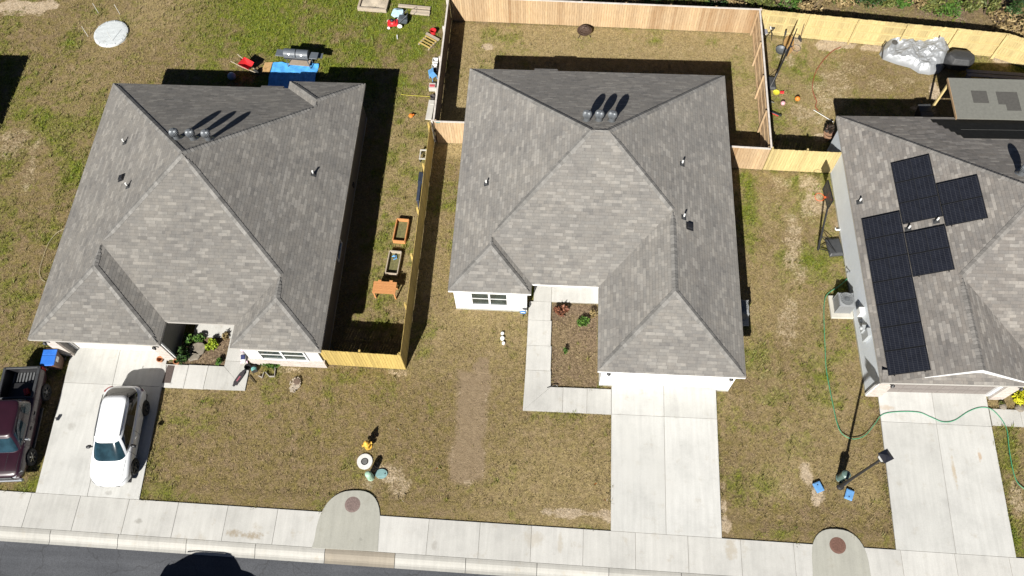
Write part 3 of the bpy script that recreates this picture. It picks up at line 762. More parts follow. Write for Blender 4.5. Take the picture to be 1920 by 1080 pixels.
# --- left house
BX0,BX1,BY0,BY1=-23.55,-10.08,14.22,27.77
h1=thing('house','taupe single storey house with grey hip roof, garage left and blue tarp behind it','house')
rectsA=[(BX0,BX1,BY0,BY1,''),(BX0,-17.43,13.06,21,'N'),(-14.22,BX1,13.08,21,'N'),(-14.12,BX1,21,28.24,'S')]
outl=[(BX0,13.06),(-17.43,13.06),(-17.43,BY0),(-14.22,BY0),(-14.22,13.08),(BX1,13.08),(BX1,28.24),(-14.12,28.24),(-14.12,BY1),(BX0,BY1)]
wp=[(-23.28,13.36)]+notch(-22.75,-18.25,13.36,.42)+[(-17.72,13.36),(-17.72,16.4),(-14.0,16.4),(-14.0,13.38),(-10.44,13.38),(-10.44,27.95),(-13.85,27.95),(-13.85,27.5),(-23.28,27.5)]
hw=(BX1-BX0)/2; xm=(BX0+BX1)/2; ya,yb=BY0+hw,BY1-hw; gw=(-17.43-BX0)/2; gx=(BX0-17.43)/2; fw=(BX1+14.22)/2; fx=(BX1-14.22)/2; kw=(BX1+14.12)/2; kx=(BX1-14.12)/2
segsA=[((BX0,BY1),(xm,yb)),((xm,ya),(xm,yb)),((kx,BY1-kw),(xm,yb)),((kx,28.24-kw),(kx,BY1-kw)),((BX1,28.24),(kx,28.24-kw)),((-14.12,28.24),(kx,28.24-kw)),
  ((xm,ya),(fx,BY0+fw)),((fx,BY0+fw),(fx,13.08+fw)),((BX1,13.08),(fx,13.08+fw)),((-14.22,13.08),(fx,13.08+fw)),
  ((gx,BY0+gw),(xm,ya)),((gx,BY0+gw),(gx,13.06+gw)),((BX0,13.06),(gx,13.06+gw)),((-17.43,13.06),(gx,13.06+gw))]
rf1,roof1=house_shell(h1,rectsA,outl,wp,SH_C,CAP,TRIMT,TAUPE_SIDE,segsA)
garage_door(h1,-22.62,-18.38,13.78,CREAM,TRIMW)
# pale front siding, brick piers and brick wainscot
b=MB(); b.box((-12.2,13.365,1.5),(3.5,.03,1.9)); b.build('front_siding',GREY_SIDE,h1)
b=MB(); b.box((-12.2,13.34,.32),(3.62,.12,.64)); b.box((-12.2,13.335,.66),(3.66,.15,.05)); b.build('brick_wainscot',BRICK,h1)
for xx,ww in ((-23.01,.56),(-17.98,.54)): b=MB(); b.box((xx,13.34,1.2),(ww,.10,2.4)); b.build('brick_pier',BRICK,h1)
b=MB(); b.box((-17.70,14.85,1.25),(.03,2.9,2.3)); b.build('porch_siding',TAUPE_SIDE,h1)
window(h1,-12.18,13.335,1.35,2.1,1.1,'S',2); window(h1,-10.44,19.0,1.55,.95,1.1,'E',1)
for y in (23.2,): 
    b=MB(); b.box((-10.41,y,.6),(.1,.2,.25)); b.build('outlet_box',DARK,h1)
coach_light(h1,-23.1,13.29,1.95); coach_light(h1,-17.95,13.29,1.95)
b=MB()
b.bar((-17.70,13.4,2.1),(-17.70,16.2,2.1),.03,.06); b.bar((-17.685,13.4,.15),(-17.685,13.4,2.4),.09); b.build('corner_trim',TRIMW,h1)
b=MB(); b.box((-15.2,16.37,1.05),(.95,.05,2.1)); b.build('front_door',DARK,h1)
for u,v in ((333,258),(363,259),(392,260)):
    p=onroof(rf1,u,v+2); turbine(roof1,rf1,p.x,p.y)
for u,v in ((234,268),(240,350),(588,327)): p=onroof(rf1,u,v); vent_pipe(roof1,rf1,p.x,p.y)
p=onroof(rf1,228,334); box_vent(roof1,rf1,p.x,p.y)
eave_tab(h1,-15.6,-14.4,BY1,SH_C)

# --- right house (turned a little), built round its own origin
H3P,H3A=Vector((14.32,20,0)),R(1.25)
def loc3(p):
    q=Matrix.Rotation(-H3A,3,'Z')@(Vector((p[0],p[1],p[2] if len(p)>2 else 0))-H3P); return q
h3=thing('house','house with taupe shingle roof, black solar panels and pale blue siding, at right','house',H3P,H3A)
CX0,CX1,CY0,CY1=0.0,13.35,-6.3,7.06
rectsC=[(CX0,CX1,CY0,CY1,''),(CX0,6.85,-7.2,.3,'NS')]
outl=[(CX0,-7.2),(6.85,-7.2),(6.85,CY0),(CX1,CY0),(CX1,CY1),(CX0,CY1)]
wp=[(.30,-6.86)]+notch(.95,5.85,-6.86,.22)+[(6.45,-6.86),(6.45,-5.0),(13.05,-5.0),(13.05,CY1-.27),(.30,CY1-.27)]
hwC=(CX1-CX0)/2; xm=hwC; yA,yB=CY0+hwC,CY1-hwC; gr=6.85/2
segsC=[((CX0,CY1),(xm,yB)),((CX1,CY1),(xm,yB)),((xm,yA),(gr,CY0+gr)),((xm,yA),(CX1,CY0)),((gr,CY0+gr),(gr,-7.2))]
rf3,roof3=house_shell(h3,rectsC,outl,wp,SH_B,CAPB,TRIMT,BLUE_SIDE,segsC)
zpk=ZE+PITCH_R*gr
b=MB()                                     # gable wall, rake boards and the shingled skirt below
b.add([(.3,-6.72,2.45),(6.55,-6.72,2.45),(6.55,-6.72,ZE+.16),(gr,-6.72,zpk-.06),(.3,-6.72,ZE+.16)],[(0,1,2,3,4)]); b.build('gable_wall',WHITE_SIDE,h3)
b=MB()
for xa in (1.5,6.85):
    b.add([(xa,-7.215,ZE+(PITCH_R*xa if xa<gr else 0)),(gr,-7.215,zpk-.01),(gr,-7.215,zpk-.24),(xa,-7.215,ZE-.03+(PITCH_R*xa if xa<gr else 0)),(xa,-7.16,ZE+(PITCH_R*xa if xa<gr else 0)),(gr,-7.16,zpk-.01),(gr,-7.16,zpk-.24),(xa,-7.16,ZE-.03+(PITCH_R*xa if xa<gr else 0))],
      [(0,1,2,3),(7,6,5,4),(0,4,5,1),(3,2,6,7),(0,3,7,4)])
b.build('rake_board',TRIMW,h3)
b=MB(); b.add([(.02,-7.19,ZE+.02),(6.83,-7.19,ZE+.02),(6.83,-6.7,ZE+.27),(.02,-6.7,ZE+.27)],[(0,1,2,3)],uvs=[[(0,0),(6.83,0),(6.83,.55),(0,.55)]])
b.build('skirt_roof',SH_B,h3)
garage_door(h3,1.07,5.73,-6.66,TDOOR,TRIMW)
for xx,ww in ((.62,.66),(6.15,.62)): b=MB(); b.box((xx,-6.89,1.2),(ww,.10,2.4)); b.build('brick_pier',BRICK,h3)
coach_light(h3,.75,-6.95,1.9); coach_light(h3,6.3,-6.95,1.9)
b=MB(); b.bar((.28,-6.88,.1),(.28,-6.88,2.42),.10); b.build('corner_trim',TRIMW,h3)
def onroof3(u,v):
    p=g(u,v,3.0)
    for _ in range(30):
        q=loc3(p); p=g(u,v,ZE+PITCH_R*q.x)
    return loc3(p)
for u,v in ((1611,379),(1702,430),(1755,415)): p=onroof3(u,v); vent_pipe(roof3,rf3,p.x,p.y)
for k in (0,.78): turbine(roof3,rf3,6.42+k,1.7)
# solar panels on the west slope
SOLAR=NT('solar_cells'); v=SOLAR.coord(); sx=SOLAR.new('ShaderNodeSeparateXYZ'); SOLAR.lk(v,sx.inputs[0])
fx_=SOLAR.math('FRACT',SOLAR.math('DIVIDE',sx.outputs[0],.162)); fy_=SOLAR.math('FRACT',SOLAR.math('DIVIDE',sx.outputs[1],.084))
ln=SOLAR.math('MAXIMUM',SOLAR.math('LESS_THAN',fx_,.07),SOLAR.math('LESS_THAN',fy_,.10))
cc=SOLAR.ramp(SOLAR.noise(v,3,3),[(.3,(.010,.011,.016)),(.7,(.016,.018,.026))])
SOLARM=SOLAR.done(SOLAR.mix(ln,cc,(.046,.048,.056)),.22,0,.5)
ks=math.sqrt(1+PITCH_R**2)
PW,PH=1.482,1.112                              # plan width up the slope, width along the eave
def panel_mesh():
    b=MB(); L=PW*ks-.015; q=Matrix.Rotation(-math.atan(PITCH_R),3,'Y')
    b.box((0,0,0),(L,PH-.025,.035),rot=q,m=0)
    for a,c,d in (((L/2-.012,0,.002),0,(.026,PH-.02,.042)),((-L/2+.012,0,.002),0,(.026,PH-.02,.042)),((0,PH/2-.02,.002),0,(L,.02,.042)),((0,-PH/2+.02,.002),0,(L,.02,.042)),((0,0,.018),0,(.02,PH-.05,.004))):
        b.box(q@Vector(a),d,rot=q,m=1)
    for sy in (-1,1): b.box(q@Vector((sy*.6,0,-.07)),(.05,PH+.02,.07),rot=q,m=1)
    return b
pn=None; cols=[]
pA=onroof3(1615,413); pB=onroof3(1670,308); pC=onroof3(1756,346); pD=onroof3(1694,437)
pA,pB,pC,pD=[Vector(q) for q in ((.23,.82,0),(1.715,3.45,0),(3.20,1.80,0),(1.715,-.35,0))]
for p,n in ((pA,7),(pB,3),(pC,2),(pD,2)):
    for k in range(n):
        x=p.x+PW/2; y=p.y-PH*(k+.5)+.0
        lc=(x,y,ZE+PITCH_R*x+.13)
        if pn is None: pn=panel_mesh().build('solar_panel',[SOLARM,plain('anodised_frame',(.030,.031,.034),.3,.1,9,.5)],h3,loc=lc)
        else:
            c=pn.copy(); COL.objects.link(c); c.location=lc
# black felt laid where the patio cover ties in
FELT=plain('roofing_felt',(.020,.020,.018),.9,.25,4,spec=.15)
b=MB()
xs_=[5.0,5.1,5.25,5.38,5.5,5.63,5.78]
for i in range(6):
    y1=CY1-.3-.31*i; y0=y1-.312; x0=4.55+.16*i
    b.add([(x0,y0,ZE+PITCH_R*(CY1-y0)+.022),(13.2,y0,ZE+PITCH_R*(CY1-y0)+.022),(13.2,y1,ZE+PITCH_R*(CY1-y1)+.022),(x0,y1,ZE+PITCH_R*(CY1-y1)+.022)],[(0,1,2,3)],t=.4+.1*(i%2))
b.build('felt_patch',FELT,roof3)
b=MB(); b.bar((5.6,CY1-1.3,ZE+PITCH_R*1.3+.03),(13.2,CY1-1.3,ZE+PITCH_R*1.3+.03),.012,.006); b.build('felt_seam',plain('felt_seam_grey',(.09,.09,.085)),roof3)
# meters and boxes on the side wall
def wall3(u,v,x=.28):
    lo,hi=0.,3.
    for _ in range(50):
        mid=(lo+hi)/2; q=loc3(g(u,v,mid))
        if q.x>x: lo=mid
        else: hi=mid
    return loc3(g(u,v,mid))
GREYBOX=plain('grey_enamel',(.38,.40,.41),.45,.08)
def wbox(nm,u,v,d,mat,**k):
    p=wall3(u,v); b=MB(); b.box((.30-d[0]/2,p.y,p.z),d); 
    if k.get('round'): b.lathe([(.09,0),(.09,.08),(.05,.12),(0,.12)],(.30-d[0],p.y,p.z+.1),14,axis=(-1,0,0))
    return b.build(nm,mat,h3,bevel=.012)
wbox('disconnect_box',1618,585,(.24,.34,.42),WPLASTIC)
wbox('meter_box',1627,628,(.16,.42,.75),GREYBOX)
wbox('electric_meter',1624,617,(.24,.30,.36),GREYBOX,round=True)
wbox('junction_box',1614,602,(.12,.16,.18),GREYBOX)
p=wall3(1594,510); b=MB(); b.cyl((.28,p.y,p.z),(.16,p.y,p.z),.03); b.lathe([(.06,0),(.06,.02),(0,.02)],(.15,p.y,p.z),10,axis=(-1,0,0)); b.build('tap',STEEL,h3)

# --- neighbour to the left, out of the frame; its shadow reaches the lawn
c0=g(55,104)-Vector((.41,1.25,0))*(2.6/1.0)
h0=thing('house','neighbouring grey roofed house beyond the left edge of the lawn','house')
NX1,NY1=g(55,104).x-1.06,g(55,104).y-3.26
rectsN=[(NX1-13.4,NX1,NY1-13.4,NY1,'')]
outl=[(NX1-13.4,NY1-13.4),(NX1,NY1-13.4),(NX1,NY1),(NX1-13.4,NY1)]
house_shell(h0,rectsN,outl,inset(outl,.3),SH_A,CAP,TRIMT,TAUPE_SIDE,[((NX1,NY1),(NX1-6.7,NY1-6.7)),((NX1-13.4,NY1),(NX1-6.7,NY1-6.7)),((NX1,NY1-13.4),(NX1-6.7,NY1-6.7)),((NX1-13.4,NY1-13.4),(NX1-6.7,NY1-6.7))])
window(h0,NX1-.3,NY1-6,1.4,1.0,1.2,'E',1)

# ------------------------------------------------------------------ fences
def fence(label, pts, mat, side=1, h=1.83, group='wooden privacy fences', posts=True, first=None, jit=.02, cap=None, pw=.14, postmat=None):
    """pts: list of corners. side=+1: rails and posts on the left of the walking direction"""
    root=thing('fence',label,'fence',(0,0,0),0,group)
    pk=MB(); rl=MB()
    for a,c in zip(pts[:-1],pts[1:]):
        a,c=Vector((*a,0)),Vector((*c,0)); L=(c-a).length; d=(c-a)/L; nrm=Vector((-d.y,d.x,0))*side; rz=math.atan2(d.y,d.x)
        n=int(L/pw); w=L/n; t=.5
        for i in range(n):
            t=min(1,max(0,.6*t+.4*rng.random()+rng.gauss(0,.13)))
            hh=h+rng.uniform(-jit,jit); x=a+d*(w*(i+.5))+nrm*rng.uniform(-.004,.004)
            pk.box((x.x,x.y,hh/2+.02),(w-.008,.018,hh),rz,t=t)
        for z in (.3,.95,1.55):
            rl.bar(a+nrm*.035+Vector((0,0,z)),c+nrm*.035+Vector((0,0,z)),.04,.09,t=.55)
        if posts:
            m=max(1,round(L/2.4))
            for i in range(m+1):
                x=a+d*(L*i/m); x=a+d*min(max(L*i/m,.05),L-.05)+nrm*.10
                p=MB(); p.box((x.x,x.y,(h+.03)/2),(.09,.09,h+.03),rz,t=rng.uniform(.3,.8)); p.build('post',postmat or mat,root)
    pk.build('picket_panel',mat,root); rl.build('rail',mat,root)
    if cap:
        cp=MB()
        for a,c in zip(pts[:-1],pts[1:]): cp.bar((*a,h+.045),(*c,h+.045),.09,.03,t=.5)
        cp.build('cap_board',cap,root)
    return root
CAPW=plain('pale_cap_board',(.58,.53,.48),.8,.2,5)
fence('new yellow pine fence running from the left house front back between the two houses',[(-10.44,13.46),(-6.64,13.38),(-6.56,26.42)],W_YEL,side=1)
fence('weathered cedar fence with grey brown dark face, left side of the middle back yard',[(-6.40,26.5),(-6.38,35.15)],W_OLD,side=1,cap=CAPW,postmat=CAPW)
fence('tan cedar fence closing the back of the middle yard, streaked with orange boards',[(-6.36,35.22),(11.2,34.82)],W_TAN,side=1,cap=CAPW)
fence('tan cedar fence with slanted post shadows between the middle and right back yards',[(11.08,34.75),(10.98,25.5)],W_TAN,side=-1,cap=CAPW)
fence('short pale cedar fence panel joining the middle house to the left yard corner',[(-6.36,26.47),(-4.52,26.47)],W_TAN,side=1,cap=CAPW)
fence('short tan cedar fence panel right of the middle house, next to yellow panel',[(8.47,25.5),(10.95,25.42)],W_TAN,side=1,cap=CAPW)
fence('short bright yellow pine gate panel against the right house wall',[(11.0,25.42),(14.62,25.34)],W_YEL2,side=1)
fence('long bright yellow pine fence along the back of the right yard, bending at its end',[(11.22,34.84),(24.35,33.55),(30.5,30.9)],W_YEL2,side=-1)
tagc=MB(); tagc.box((-6.15,26.45,1.86),(.22,.10,.03)); tag(tagc.build('fence_tag',plain('teal_plastic',(.08,.30,.28),.5)),'small teal tag lying on the cap of the short cedar fence','tag')

# ------------------------------------------------------------------ vehicles
def mesh_eval(o):
    bpy.context.view_layer.update(); dg=bpy.context.evaluated_depsgraph_get(); dg.update()
    me=bpy.data.meshes.new_from_object(o.evaluated_get(dg)); o.modifiers.clear(); o.data=me
def loft_body(stations):
    b=MB(); k=None
    for (y,w,zb,zm,zs,zt,ws) in stations:
        h=[(0,zb),(w*.80,zb),(w*.96,zb+.10),(w,zm),(w*.985,(zm+zs)/2+.02),(ws,zs),(ws*.80,zt-.012),(0,zt)]
        pr=[(x,z) for x,z in h]+[(-x,z) for x,z in h[-2:0:-1]]
        k=len(pr); b.v+=[(x,y,z) for x,z in pr]
    n=len(stations)
    for i in range(n-1):
        for j in range(k): b.f.append([i*k+j,i*k+(j+1)%k,(i+1)*k+(j+1)%k,(i+1)*k+j]); b.m.append(0); b.t.append(.5)
    for e,rev in ((0,True),(n-1,False)):
        f=[e*k+j for j in range(k)]; b.f.append(f if not rev else f[::-1]); b.m.append(0); b.t.append(.5)
    b.f=[f[::-1] for f in b.f]
    return b
def se(a,b_,th,n):
    c,s=math.cos(th),math.sin(th)
    return a*math.copysign(abs(c)**(2/n),c),b_*math.copysign(abs(s)**(2/n),s)
class Cabin:
    """belt ellipse to roof ellipse: (centre, half width, half length, z)"""
    def __init__(s,lo,hi,n,dome): s.lo,s.hi,s.n,s.dome=lo,hi,n,dome
    def pt(s,th,h,off=0):
        f=[s.lo[i]+(s.hi[i]-s.lo[i])*h for i in range(4)]
        bulge=.03*math.sin(math.pi*h)
        x,y=se(f[1]+bulge+off,f[2]+bulge*.4+off,th,s.n)
        return Vector((x,f[0]+y,f[3]))
    def shell(s,mat,parent):
        b=MB(); N=64; H=[0,.2,.4,.6,.8,.93,1.0]
        rings=[[s.pt(2*math.pi*i/N,h) for i in range(N)] for h in H]
        for k,dz in ((.965,.45),(.88,.68),(.7,.86),(.45,.96),(.2,1.0)):
            rings.append([Vector((p.x*k,s.hi[0]+(p.y-s.hi[0])*k,s.hi[3]+s.dome*dz)) for p in rings[6]])
        for r in rings: b.v+= [tuple(p) for p in r]
        for j in range(len(rings)-1):
            for i in range(N): b.f.append([j*N+i,j*N+(i+1)%N,(j+1)*N+(i+1)%N,(j+1)*N+i]); b.m.append(0); b.t.append(.5)
        b.f.append([(len(rings)-1)*N+i for i in range(N)]); b.m.append(0); b.t.append(.5)
        return b.build('cabin',mat,parent,smooth=True)
    def glass(s,name,t0,t1,h0,h1,parent,mat,off=.010,taper=0):
        b=MB(); b.grid(lambda u,v: s.pt(t0+(t1-t0)*u+taper*(v)*(.5-u)*2,h0+(h1-h0)*v,off),14,6)
        o=b.build(name,mat,parent,smooth=True); return o
def wheel(root,x,y,r,w,rimmat,side,spokes=5):
    b=MB(); b.lathe([(r*.66,-w/2),(r*.93,-w/2),(r,-w/2+.03),(r,w/2-.03),(r*.93,w/2),(r*.66,w/2)],(0,0,0),32,axis=(side,0,0),caps=False)
    o=b.build('wheel',RUBBER,root,smooth=False,loc=(x,y,r))
    b=MB(); b.lathe([(0,-.02),(r*.30,-.02),(r*.63,-.08),(r*.67,w/2-.01),(r*.63,w/2-.012),(r*.60,w/2-.07),(r*.60,0)],(0,0,0),28,axis=(side,0,0),m=1)
    for k in range(spokes):
        a=2*math.pi*k/spokes+.3; q=Matrix.Rotation(a,3,'X')
        b.box(q@Vector((side*(w/2-.03),0,r*.34)),(.03,r*.17,r*.62),rot=q)
    b.lathe([(r*.17,w/2-.06),(r*.17,w/2-.005),(0,w/2)],(0,0,0),14,axis=(side,0,0))
    b.build('rim',[rimmat,DARK],o)
def arches(body,pos,r,extra=()):
    cut=[]
    for x,y in pos:
        c=MB(); c.cyl((x-.22,y,r*.98),(x+.22,y,r*.98),r*1.16,n=36); cut.append(c.build('cutter',BLACK,body.parent))
    for c in extra: cut.append(c.build('cutter',BLACK,body.parent))
    for c in cut:
        m_=body.modifiers.new('b','BOOLEAN'); m_.operation='DIFFERENCE'; m_.object=c; m_.solver='EXACT'
    mesh_eval(body)
    for c in cut: bpy.data.objects.remove(c)
PEARL=NT('white_car_paint'); PEARL.p.inputs['Coat Weight'].default_value=.8
PEARL=PEARL.done((.86,.88,.90),.3)
MAROON=plain('maroon_car_paint',(.026,.006,.012),.35,.15,3,coat=.7)
REDL=plain('red_lens',(.35,.01,.01),.15,.1)
CLEARL=plain('clear_lens',(.55,.57,.6),.12,.1,spec=.8)
from mathutils.bvhtree import BVHTree
def seams(body,top,side,root):
    bv=BVHTree.FromPolygons([v.co for v in body.data.vertices],[list(p.vertices) for p in body.data.polygons])
    b=MB()
    for pl in top:
        P=[]
        for (x0,y0),(x1,y1) in zip(pl[:-1],pl[1:]):
            for i in range(9):
                h=bv.ray_cast(Vector((x0+(x1-x0)*i/8,y0+(y1-y0)*i/8,3)),Vector((0,0,-1)))
                if h[0]: P.append(h[0]+Vector((0,0,.002)))
        if len(P)>2: b.tube(P,.009,4)
    for pl in side:
        for sx in (-1,1):
            P=[]
            for (y0,z0),(y1,z1) in zip(pl[:-1],pl[1:]):
                for i in range(9):
                    h=bv.ray_cast(Vector((sx*3,y0+(y1-y0)*i/8,z0+(z1-z0)*i/8)),Vector((-sx,0,0)))
                    if h[0]: P.append(h[0]+Vector((sx*.002,0,0)))
            if len(P)>2: b.tube(P,.008,4)
    b.build('panel_seam',DARK,root)
def suv(root,paint,rimmat):
    st=[(-2.29,.30,.40,.50,.58,.63,.26),(-2.24,.58,.30,.50,.66,.725,.52),(-2.12,.73,.25,.52,.74,.82,.64),(-1.95,.83,.22,.55,.81,.89,.74),(-1.7,.915,.20,.58,.88,.95,.83),(-1.2,.925,.2,.6,.95,1.03,.84),(-.8,.925,.2,.6,.99,1.05,.85),
        (0,.92,.2,.6,1.01,1.04,.86),(.9,.925,.2,.62,1.04,1.06,.86),(1.6,.93,.22,.66,1.07,1.09,.85),(2.0,.90,.26,.68,1.06,1.09,.80),(2.17,.82,.34,.66,1.0,1.04,.70),(2.26,.62,.44,.66,.90,.94,.52)]
    o=loft_body(st).build('body',[paint],root,smooth=True)
    s=o.modifiers.new('s','SUBSURF'); s.levels=2; s.render_levels=2
    mesh_eval(o)
    WP=[(sx*.80,y) for sx in(-1,1) for y in(-1.38,1.34)]
    arches(o,[(sx*.84,y) for sx,_ in((-1,0),(1,0)) for y in(-1.38,1.34)],.35)
    o.data.polygons.foreach_set('use_smooth',[True]*len(o.data.polygons))
    seams(o,[[(-.74,-1.22),(-.66,-1.9),(-.50,-2.16)],[(.74,-1.22),(.66,-1.9),(.50,-2.16)],[(-.50,-2.16),(.50,-2.16)]],[[(-.86,.98),(-.92,.5),(-.86,.36),(.05,.34),(.10,.98)],[(.10,.34),(.92,.36),(1.0,.6),(1.28,.98)]],root)
    for x,y in WP: wheel(root,x*1.035,y,.365,.24,rimmat,1 if x>0 else -1)
    b=MB()
    for sy in (-1.38,1.34): b.box((0,sy,.45),(1.3,.7,.4))
    b.box((0,0,.25),(1.6,4.1,.12)); b.build('underbody',BLACK,root)
    cb=Cabin((.45,.835,1.78,.98),(.50,.63,1.06,1.545),4.6,.085); cb.shell(paint,root)
    q=math.pi/2
    cb.glass('windshield',-q-.74,-q+.74,.07,.96,root,CARGLASS,taper=.10)
    cb.glass('rear_window',q-.72,q+.72,.22,.95,root,DARKGLASS)
    for a in (0,math.pi): cb.glass('pillar_trim',a-.63 if a==0 else a-.84,a+.84 if a==0 else a+.63,.17,.90,root,BLACK,off=.005)
    for a,c in ((-.60,-.02),(.02,.50),(.53,.81)):
        cb.glass('side_window',a,c,.20,.88,root,DARKGLASS); cb.glass('side_window',math.pi-c,math.pi-a,.20,.88,root,DARKGLASS)
    for sx in (-1,1):
        b=MB(); b.tube([(sx*.555,-.30,1.60),(sx*.575,0,1.635),(sx*.58,1.2,1.635),(sx*.56,1.62,1.60)],.018,8); b.build('roof_rail',DARK,root,smooth=True)
        b=MB(); b.lathe([(0,-.12),(.06,-.10),(.085,0),(.06,.10),(0,.12)],(sx*1.0,-.62,1.06),12,axis=(1,-.25*sx,.1)); b.bar((sx*.86,-.6,1.0),(sx*.95,-.62,1.03),.05,.03); b.build('side_mirror',BLACK,root,smooth=True)
        b=MB(); b.grid(lambda u,v:(sx*(.50+.36*u),-2.245+.36*u**1.5+.03*v-.012,.62+.09*v+.07*u),8,3); b.build('headlight',CLEARL,root,smooth=True)
        b=MB(); b.grid(lambda u,v:(sx*(.55+.36*u),2.235-.24*u**2+.012,.80+.14*v+.02*u),8,3); b.build('taillight',REDL,root,smooth=True)
        for y in (-.15,.85): b=MB(); b.box((sx*.932,y,.84),(.02,.2,.03)); b.build('door_handle',paint,root,bevel=.008)
    b=MB(); b.box((0,-2.255,.47),(.9,.05,.12)); b.build('grille',BLACK,root,bevel=.02)
    b=MB()
    for x0 in (-.45,.12): b.bar((x0,-1.12,1.055),(x0+.5,-.98,1.13),.02)
    b.build('wiper',BLACK,root)
    b=MB(); b.grid(lambda u,v:((-.62+1.24*u)*(1-.02*v),-1.20+.10*v+ .16*abs(2*u-1)**2.5,1.048+.0*v),12,2); b.build('cowl',BLACK,root)
sv=thing('parked_suv','white suv with dark windows parked on the left driveway, nose to the street','suv',(-19.22,9.37,.053),R(4))
suv(sv,PEARL,DARK)
GREYC=plain('grey_car_paint',(.12,.125,.13),.3,.1,coat=.8)
sv2=copy_tree(sv); sv2.location=(-14.3,1.78,-.10); sv2.rotation_euler.z=R(90); sv2['label']='grey suv parked at the kerb, just below the frame, its shadow on the road'
for c in sv2.children:
    if c.name.startswith(('body','cabin','door_handle')):
        c.data=c.data.copy(); c.data.materials[0]=GREYC
sv2.scale=(1.1,1.0,1.12)

def pickup(root,paint):
    st=[(-2.58,.62,.42,.58,.78,.86,.56),(-2.50,.84,.34,.60,.90,.97,.76),(-2.3,.90,.3,.62,.98,1.05,.82),(-1.9,.925,.3,.64,1.03,1.11,.85),(-1.3,.93,.3,.66,1.06,1.14,.87),(-.5,.93,.3,.68,1.09,1.13,.88),
        (.6,.93,.3,.7,1.11,1.14,.88),(1.3,.93,.32,.72,1.13,1.16,.88),(2.1,.93,.36,.74,1.13,1.16,.88),(2.46,.92,.42,.76,1.13,1.16,.87),(2.54,.88,.5,.76,1.1,1.13,.82)]
    o=loft_body(st).build('body',[paint,BLACK],root,smooth=True)
    s=o.modifiers.new('s','SUBSURF'); s.levels=2; s.render_levels=2; mesh_eval(o)
    bed=MB(); bed.box((0,1.77,1.0),(1.46,1.42,.9))
    arches(o,[(sx*.84,y) for sx in(-1,1) for y in(-1.55,1.52)],.38,[bed])
    seams(o,[[(-.78,-1.5),(-.72,-2.35)],[(.78,-1.5),(.72,-2.35)],[(-.72,-2.35),(.72,-2.35)],[(-.3,-1.5),(-.25,-2.3)],[(.3,-1.5),(.25,-2.3)]],[[(-1.15,1.1),(-1.1,.42),(-.1,.42),(-.05,1.1)],[(-.05,.42),(.75,.42),(.85,1.1)],[(.98,1.1),(.98,.45)]],root)
    for x in (-.84,.84):
        for y in (-1.55,1.52): wheel(root,x*1.02,y,.39,.27,CHROME,1 if x>0 else -1,6)
    b=MB(); b.box((0,0,.36),(1.5,4.6,.14)); 
    for sy in (-1.55,1.52): b.box((0,sy,.5),(1.3,.8,.36))
    b.build('underbody',BLACK,root)
    b=MB(); b.box((0,1.77,.57),(1.44,1.40,.03))
    for k in range(9): b.box((-.6+.15*k,1.77,.60),(.07,1.36,.03),m=1)
    for sx in (-1,1): b.box((sx*.728,1.77,.86),(.02,1.40,.58))
    for yy in (1.07,2.47): b.box((0,yy,.86),(1.44,.02,.58))
    b.build('bed_liner',[BLACK,plain('bed_liner_grey',(.13,.135,.14),.6)],root)
    b=MB()
    for sx in (-1,1): b.box((sx*.80,1.78,1.155),(.13,1.5,.05))
    b.box((0,2.50,1.155),(1.6,.10,.05)); b.box((0,1.04,1.155),(1.6,.08,.05)); b.build('bed_rail',DARK,root,bevel=.012)
    cb=Cabin((-.28,.84,1.28,1.08),(-.10,.63,.86,1.70),5.5,.07); cb.shell(paint,root)
    q=math.pi/2
    cb.glass('windshield',-q-.70,-q+.70,.10,.90,root,CARGLASS,taper=.08)
    cb.glass('rear_window',q-.6,q+.6,.25,.88,root,CARGLASS)
    for a,c in ((-.55,.0),(.06,.55)):
        cb.glass('side_window',a,c,.16,.86,root,CARGLASS); cb.glass('side_window',math.pi-c,math.pi-a,.16,.86,root,CARGLASS)
    for sx in (-1,1):
        b=MB(); b.box((sx*1.03,-.95,1.16),(.16,.09,.20)); b.bar((sx*.88,-.9,1.1),(sx*.97,-.94,1.12),.05,.03); b.build('side_mirror',CHROME,root,bevel=.02)
        b=MB(); b.grid(lambda u,v:(sx*(.56+.33*u),-2.565+.30*u**1.8-.01,.74+.14*v),8,3); b.build('headlight',CLEARL,root,smooth=True)
        b=MB(); b.box((sx*.86,2.50,.92),(.10,.12,.36)); b.build('taillight',REDL,root,bevel=.015)
        for y in (-.35,.35): b=MB(); b.box((sx*.936,y,.90),(.02,.18,.03)); b.build('door_handle',DARK,root)
        b=MB(); b.box((sx*.94,-.2,.42),(.1,1.9,.05)); b.build('side_step',DARK,root)
    b=MB(); b.box((0,-2.60,.50),(1.72,.14,.20)); b.box((0,2.62,.52),(1.7,.12,.16)); b.build('bumper',CHROME,root,bevel=.03)
    b=MB(); b.box((0,-2.585,.76),(1.05,.05,.22)); b.build('grille',DARK,root,bevel=.02)
    b=MB()
    for x0 in (-.5,.1): b.bar((x0,-1.50,1.135),(x0+.55,-1.36,1.2),.02)
    b.build('wiper',BLACK,root)
pk=thing('pickup_truck','dark maroon pickup truck parked on grass at the left edge of the driveway','pickup truck',(-24.12,9.72,.0),R(5))
pickup(pk,MAROON)
b=MB(); b.box((0,0,.13),(.2,.32,.26)); b.cyl((0,.1,.26),(0,.1,.33),.03); b.tube([(0,-.12,.26),(0,-.1,.33),(0,.04,.33),(0,.06,.26)],.015)
tag(b.build('fuel_can',plain('red_plastic',(.55,.03,.03),.4),loc=(-23.98,11.15,.62),rz=.5,bevel=.02),'small red fuel can lying in the bed of the maroon pickup','fuel can')

